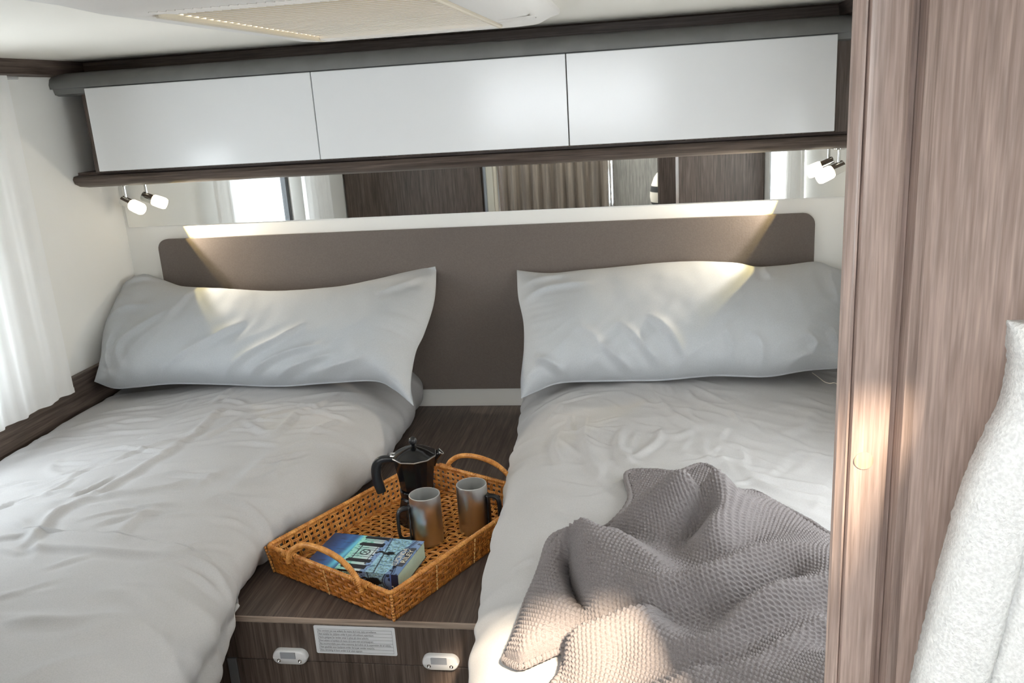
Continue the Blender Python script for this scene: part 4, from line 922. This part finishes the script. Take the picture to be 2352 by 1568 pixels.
# ================================================================== WHITE TOWEL
YT = -1.868
tw = thing('terry_towel', (1.86, YT, 1.2), 'thick white terry towel hanging at the lower right corner in front of the partition', 'towel')
edge_px = [(2340, 752), (2336, 800), (2337, 850), (2322, 930), (2285, 1010), (2250, 1085), (2218, 1170), (2190, 1270), (2163, 1370), (2138, 1470), (2112, 1575), (2070, 1760), (2040, 1950)]
E_ = np.array([at(p[0], p[1], 'y', YT)[[0, 2]] for p in edge_px]); Ee = crom(E_, 150)
nu = 130; u = np.linspace(0, 1, nu)[None, :]; xr = RW-.03
Xt = Ee[:, :1]+(xr-Ee[:, :1])*u**1.0; Zt = Ee[:, 1:]+0*u; 
sdist = Xt-Ee[:, :1]
prof = .020*np.sqrt(np.clip(1-(1-np.clip(sdist/.028, 0, 1))**2, 0, 1))
seam = sum(-.013*np.exp(-((sdist-q)/.0042)**2) for q in (.040, .075, .108))
lump = .0035*fbm(Xt*10, Zt*5, 2)+.0010*fbm(Xt*120, Zt*120, 2)+.0010*fbm(Xt*300, Zt*300, 1)
topr = .018*(1-np.sqrt(np.clip(1-(1-np.clip((Ee[0, 1]-Zt)/.02, 0, 1))**2, 0, 1)))
Yf = YT-prof-seam-lump+topr; jag = .0012*fbm(Zt*160, Zt*0+3, 2)*np.exp(-sdist/.01)
Pf = np.stack([Xt+jag, Yf, Zt], -1); Pb = np.stack([Xt+jag, YT+.018-0*Xt+0.0*Yf, Zt], -1)
V_ = np.vstack([Pf.reshape(-1, 3), Pb.reshape(-1, 3)]); fa = gridfaces(150, nu); fb = gridfaces(150, nu, off=150*nu)[:, ::-1]
rg = np.array([j for j in range(nu)]+[i*nu+nu-1 for i in range(1, 150)]+[149*nu+j for j in range(nu-2, -1, -1)]+[i*nu for i in range(148, 0, -1)]); r2 = np.roll(rg, -1)
fast('towel_cloth', V_, np.vstack([fa, fb, np.stack([rg, rg+150*nu, r2+150*nu, r2], 1)]), 'towel', tw)
MB().tube([(1.93, YT+.02, E_[0][1]-.06), (1.93, YQ+.002, E_[0][1]-.06)], .006, 10).go('towel_hook', 'chrome', tw)

# ================================================================== FRONT ROOM, SEEN IN THE MIRROR
wr = thing('wardrobe', (.37, -2.25, 0), 'tall dark wood wardrobe at the foot of the left bed seen in the mirror', 'wardrobe')
MB().box(.002, .74, -2.55, -1.982, 0, RH-.001).go('carcass', 'woodz', wr); MB().rbox(.010, .73, -1.982, -1.966, .02, RH-.02, .002).go('side_panel', 'woodz', wr)
for x0, x1, m in ((.741, .756, 'alu'), (.757, .793, 'cream'), (.794, .812, 'lamp_off'), (.813, .822, 'chrome')): MB().rbox(x0, x1, -2.01, -1.970, 0, RH-.001, .003).go('door_trim', m, wr)
fb_ = thing('front_panel', (1.7, -3.71, 0), 'grey limed wood panel beside the cab curtain seen in the mirror', 'panel')
MB().rbox(1.30, RW-.002, -3.73, -3.69, 0, 1.46, .003).go('panel', 'greyw', fb_)
po = MB().tube([(1.335, -3.2, 0), (1.335, -3.2, RH-.001)], .014, 16).go('chrome_pole', 'chrome', smooth=True); tag(po, 'upright chrome pole beside the cab curtain seen in the mirror', 'pole')
bw_ = thing('dark_cupboard', (1.86, -2.9, 0), 'dark wood cupboard at the right of the front room seen in the mirror', 'cupboard')
MB().box(1.625, RW-.002, -2.72, -2.615, 0, RH-.012).go('carcass', 'woodz', bw_); MB().rbox(1.63, RW-.01, -2.614, -2.60, .05, RH-.02, .002).go('cupboard_door', 'woodz', bw_)
bg_ = thing('striped_standin', (1.70, -2.86, .96), 'black and white striped stand-in for an unidentified shape beside the dark cupboard seen in the mirror', 'stand-in')  # striped shape of unknown kind, given a bag-like form
pf = [(.0, 0), (.06, .003), (.095, .03), (.115, .09)]; pw = [(.115, .09), (.120, .12), (.118, .15)]; pk = [(.118, .15), (.112, .185)]; pt2 = [(.112, .185), (.095, .23), (.07, .265), (.03, .28), (0, .283)]
for q, m, nme in ((pf, 'stripe_b', 'standin_base'), (pw, 'stripe_w', 'standin_stripe'), (pk, 'stripe_b', 'standin_stripe'), (pt2, 'stripe_w', 'standin_top')): MB().lathe(q, (1.70, -2.86, .96), 28, cap=False).go(nme, m, bg_, smooth=True)
MB().tube(crom([(1.63, -2.86, 1.21), (1.65, -2.86, 1.34), (1.70, -2.86, 1.39), (1.75, -2.86, 1.34), (1.77, -2.86, 1.21)], 24), .006, 8).go('standin_handle', 'stripe_b', bg_, smooth=True)
sh = thing('standin_shelf', (1.7, -2.86, .9), 'small dark wood shelf under the striped stand-in seen in the mirror', 'shelf'); MB().rbox(1.56, 1.84, -3.0, -2.722, 0.0, .958, .003).go('shelf_block', 'woodz', sh)
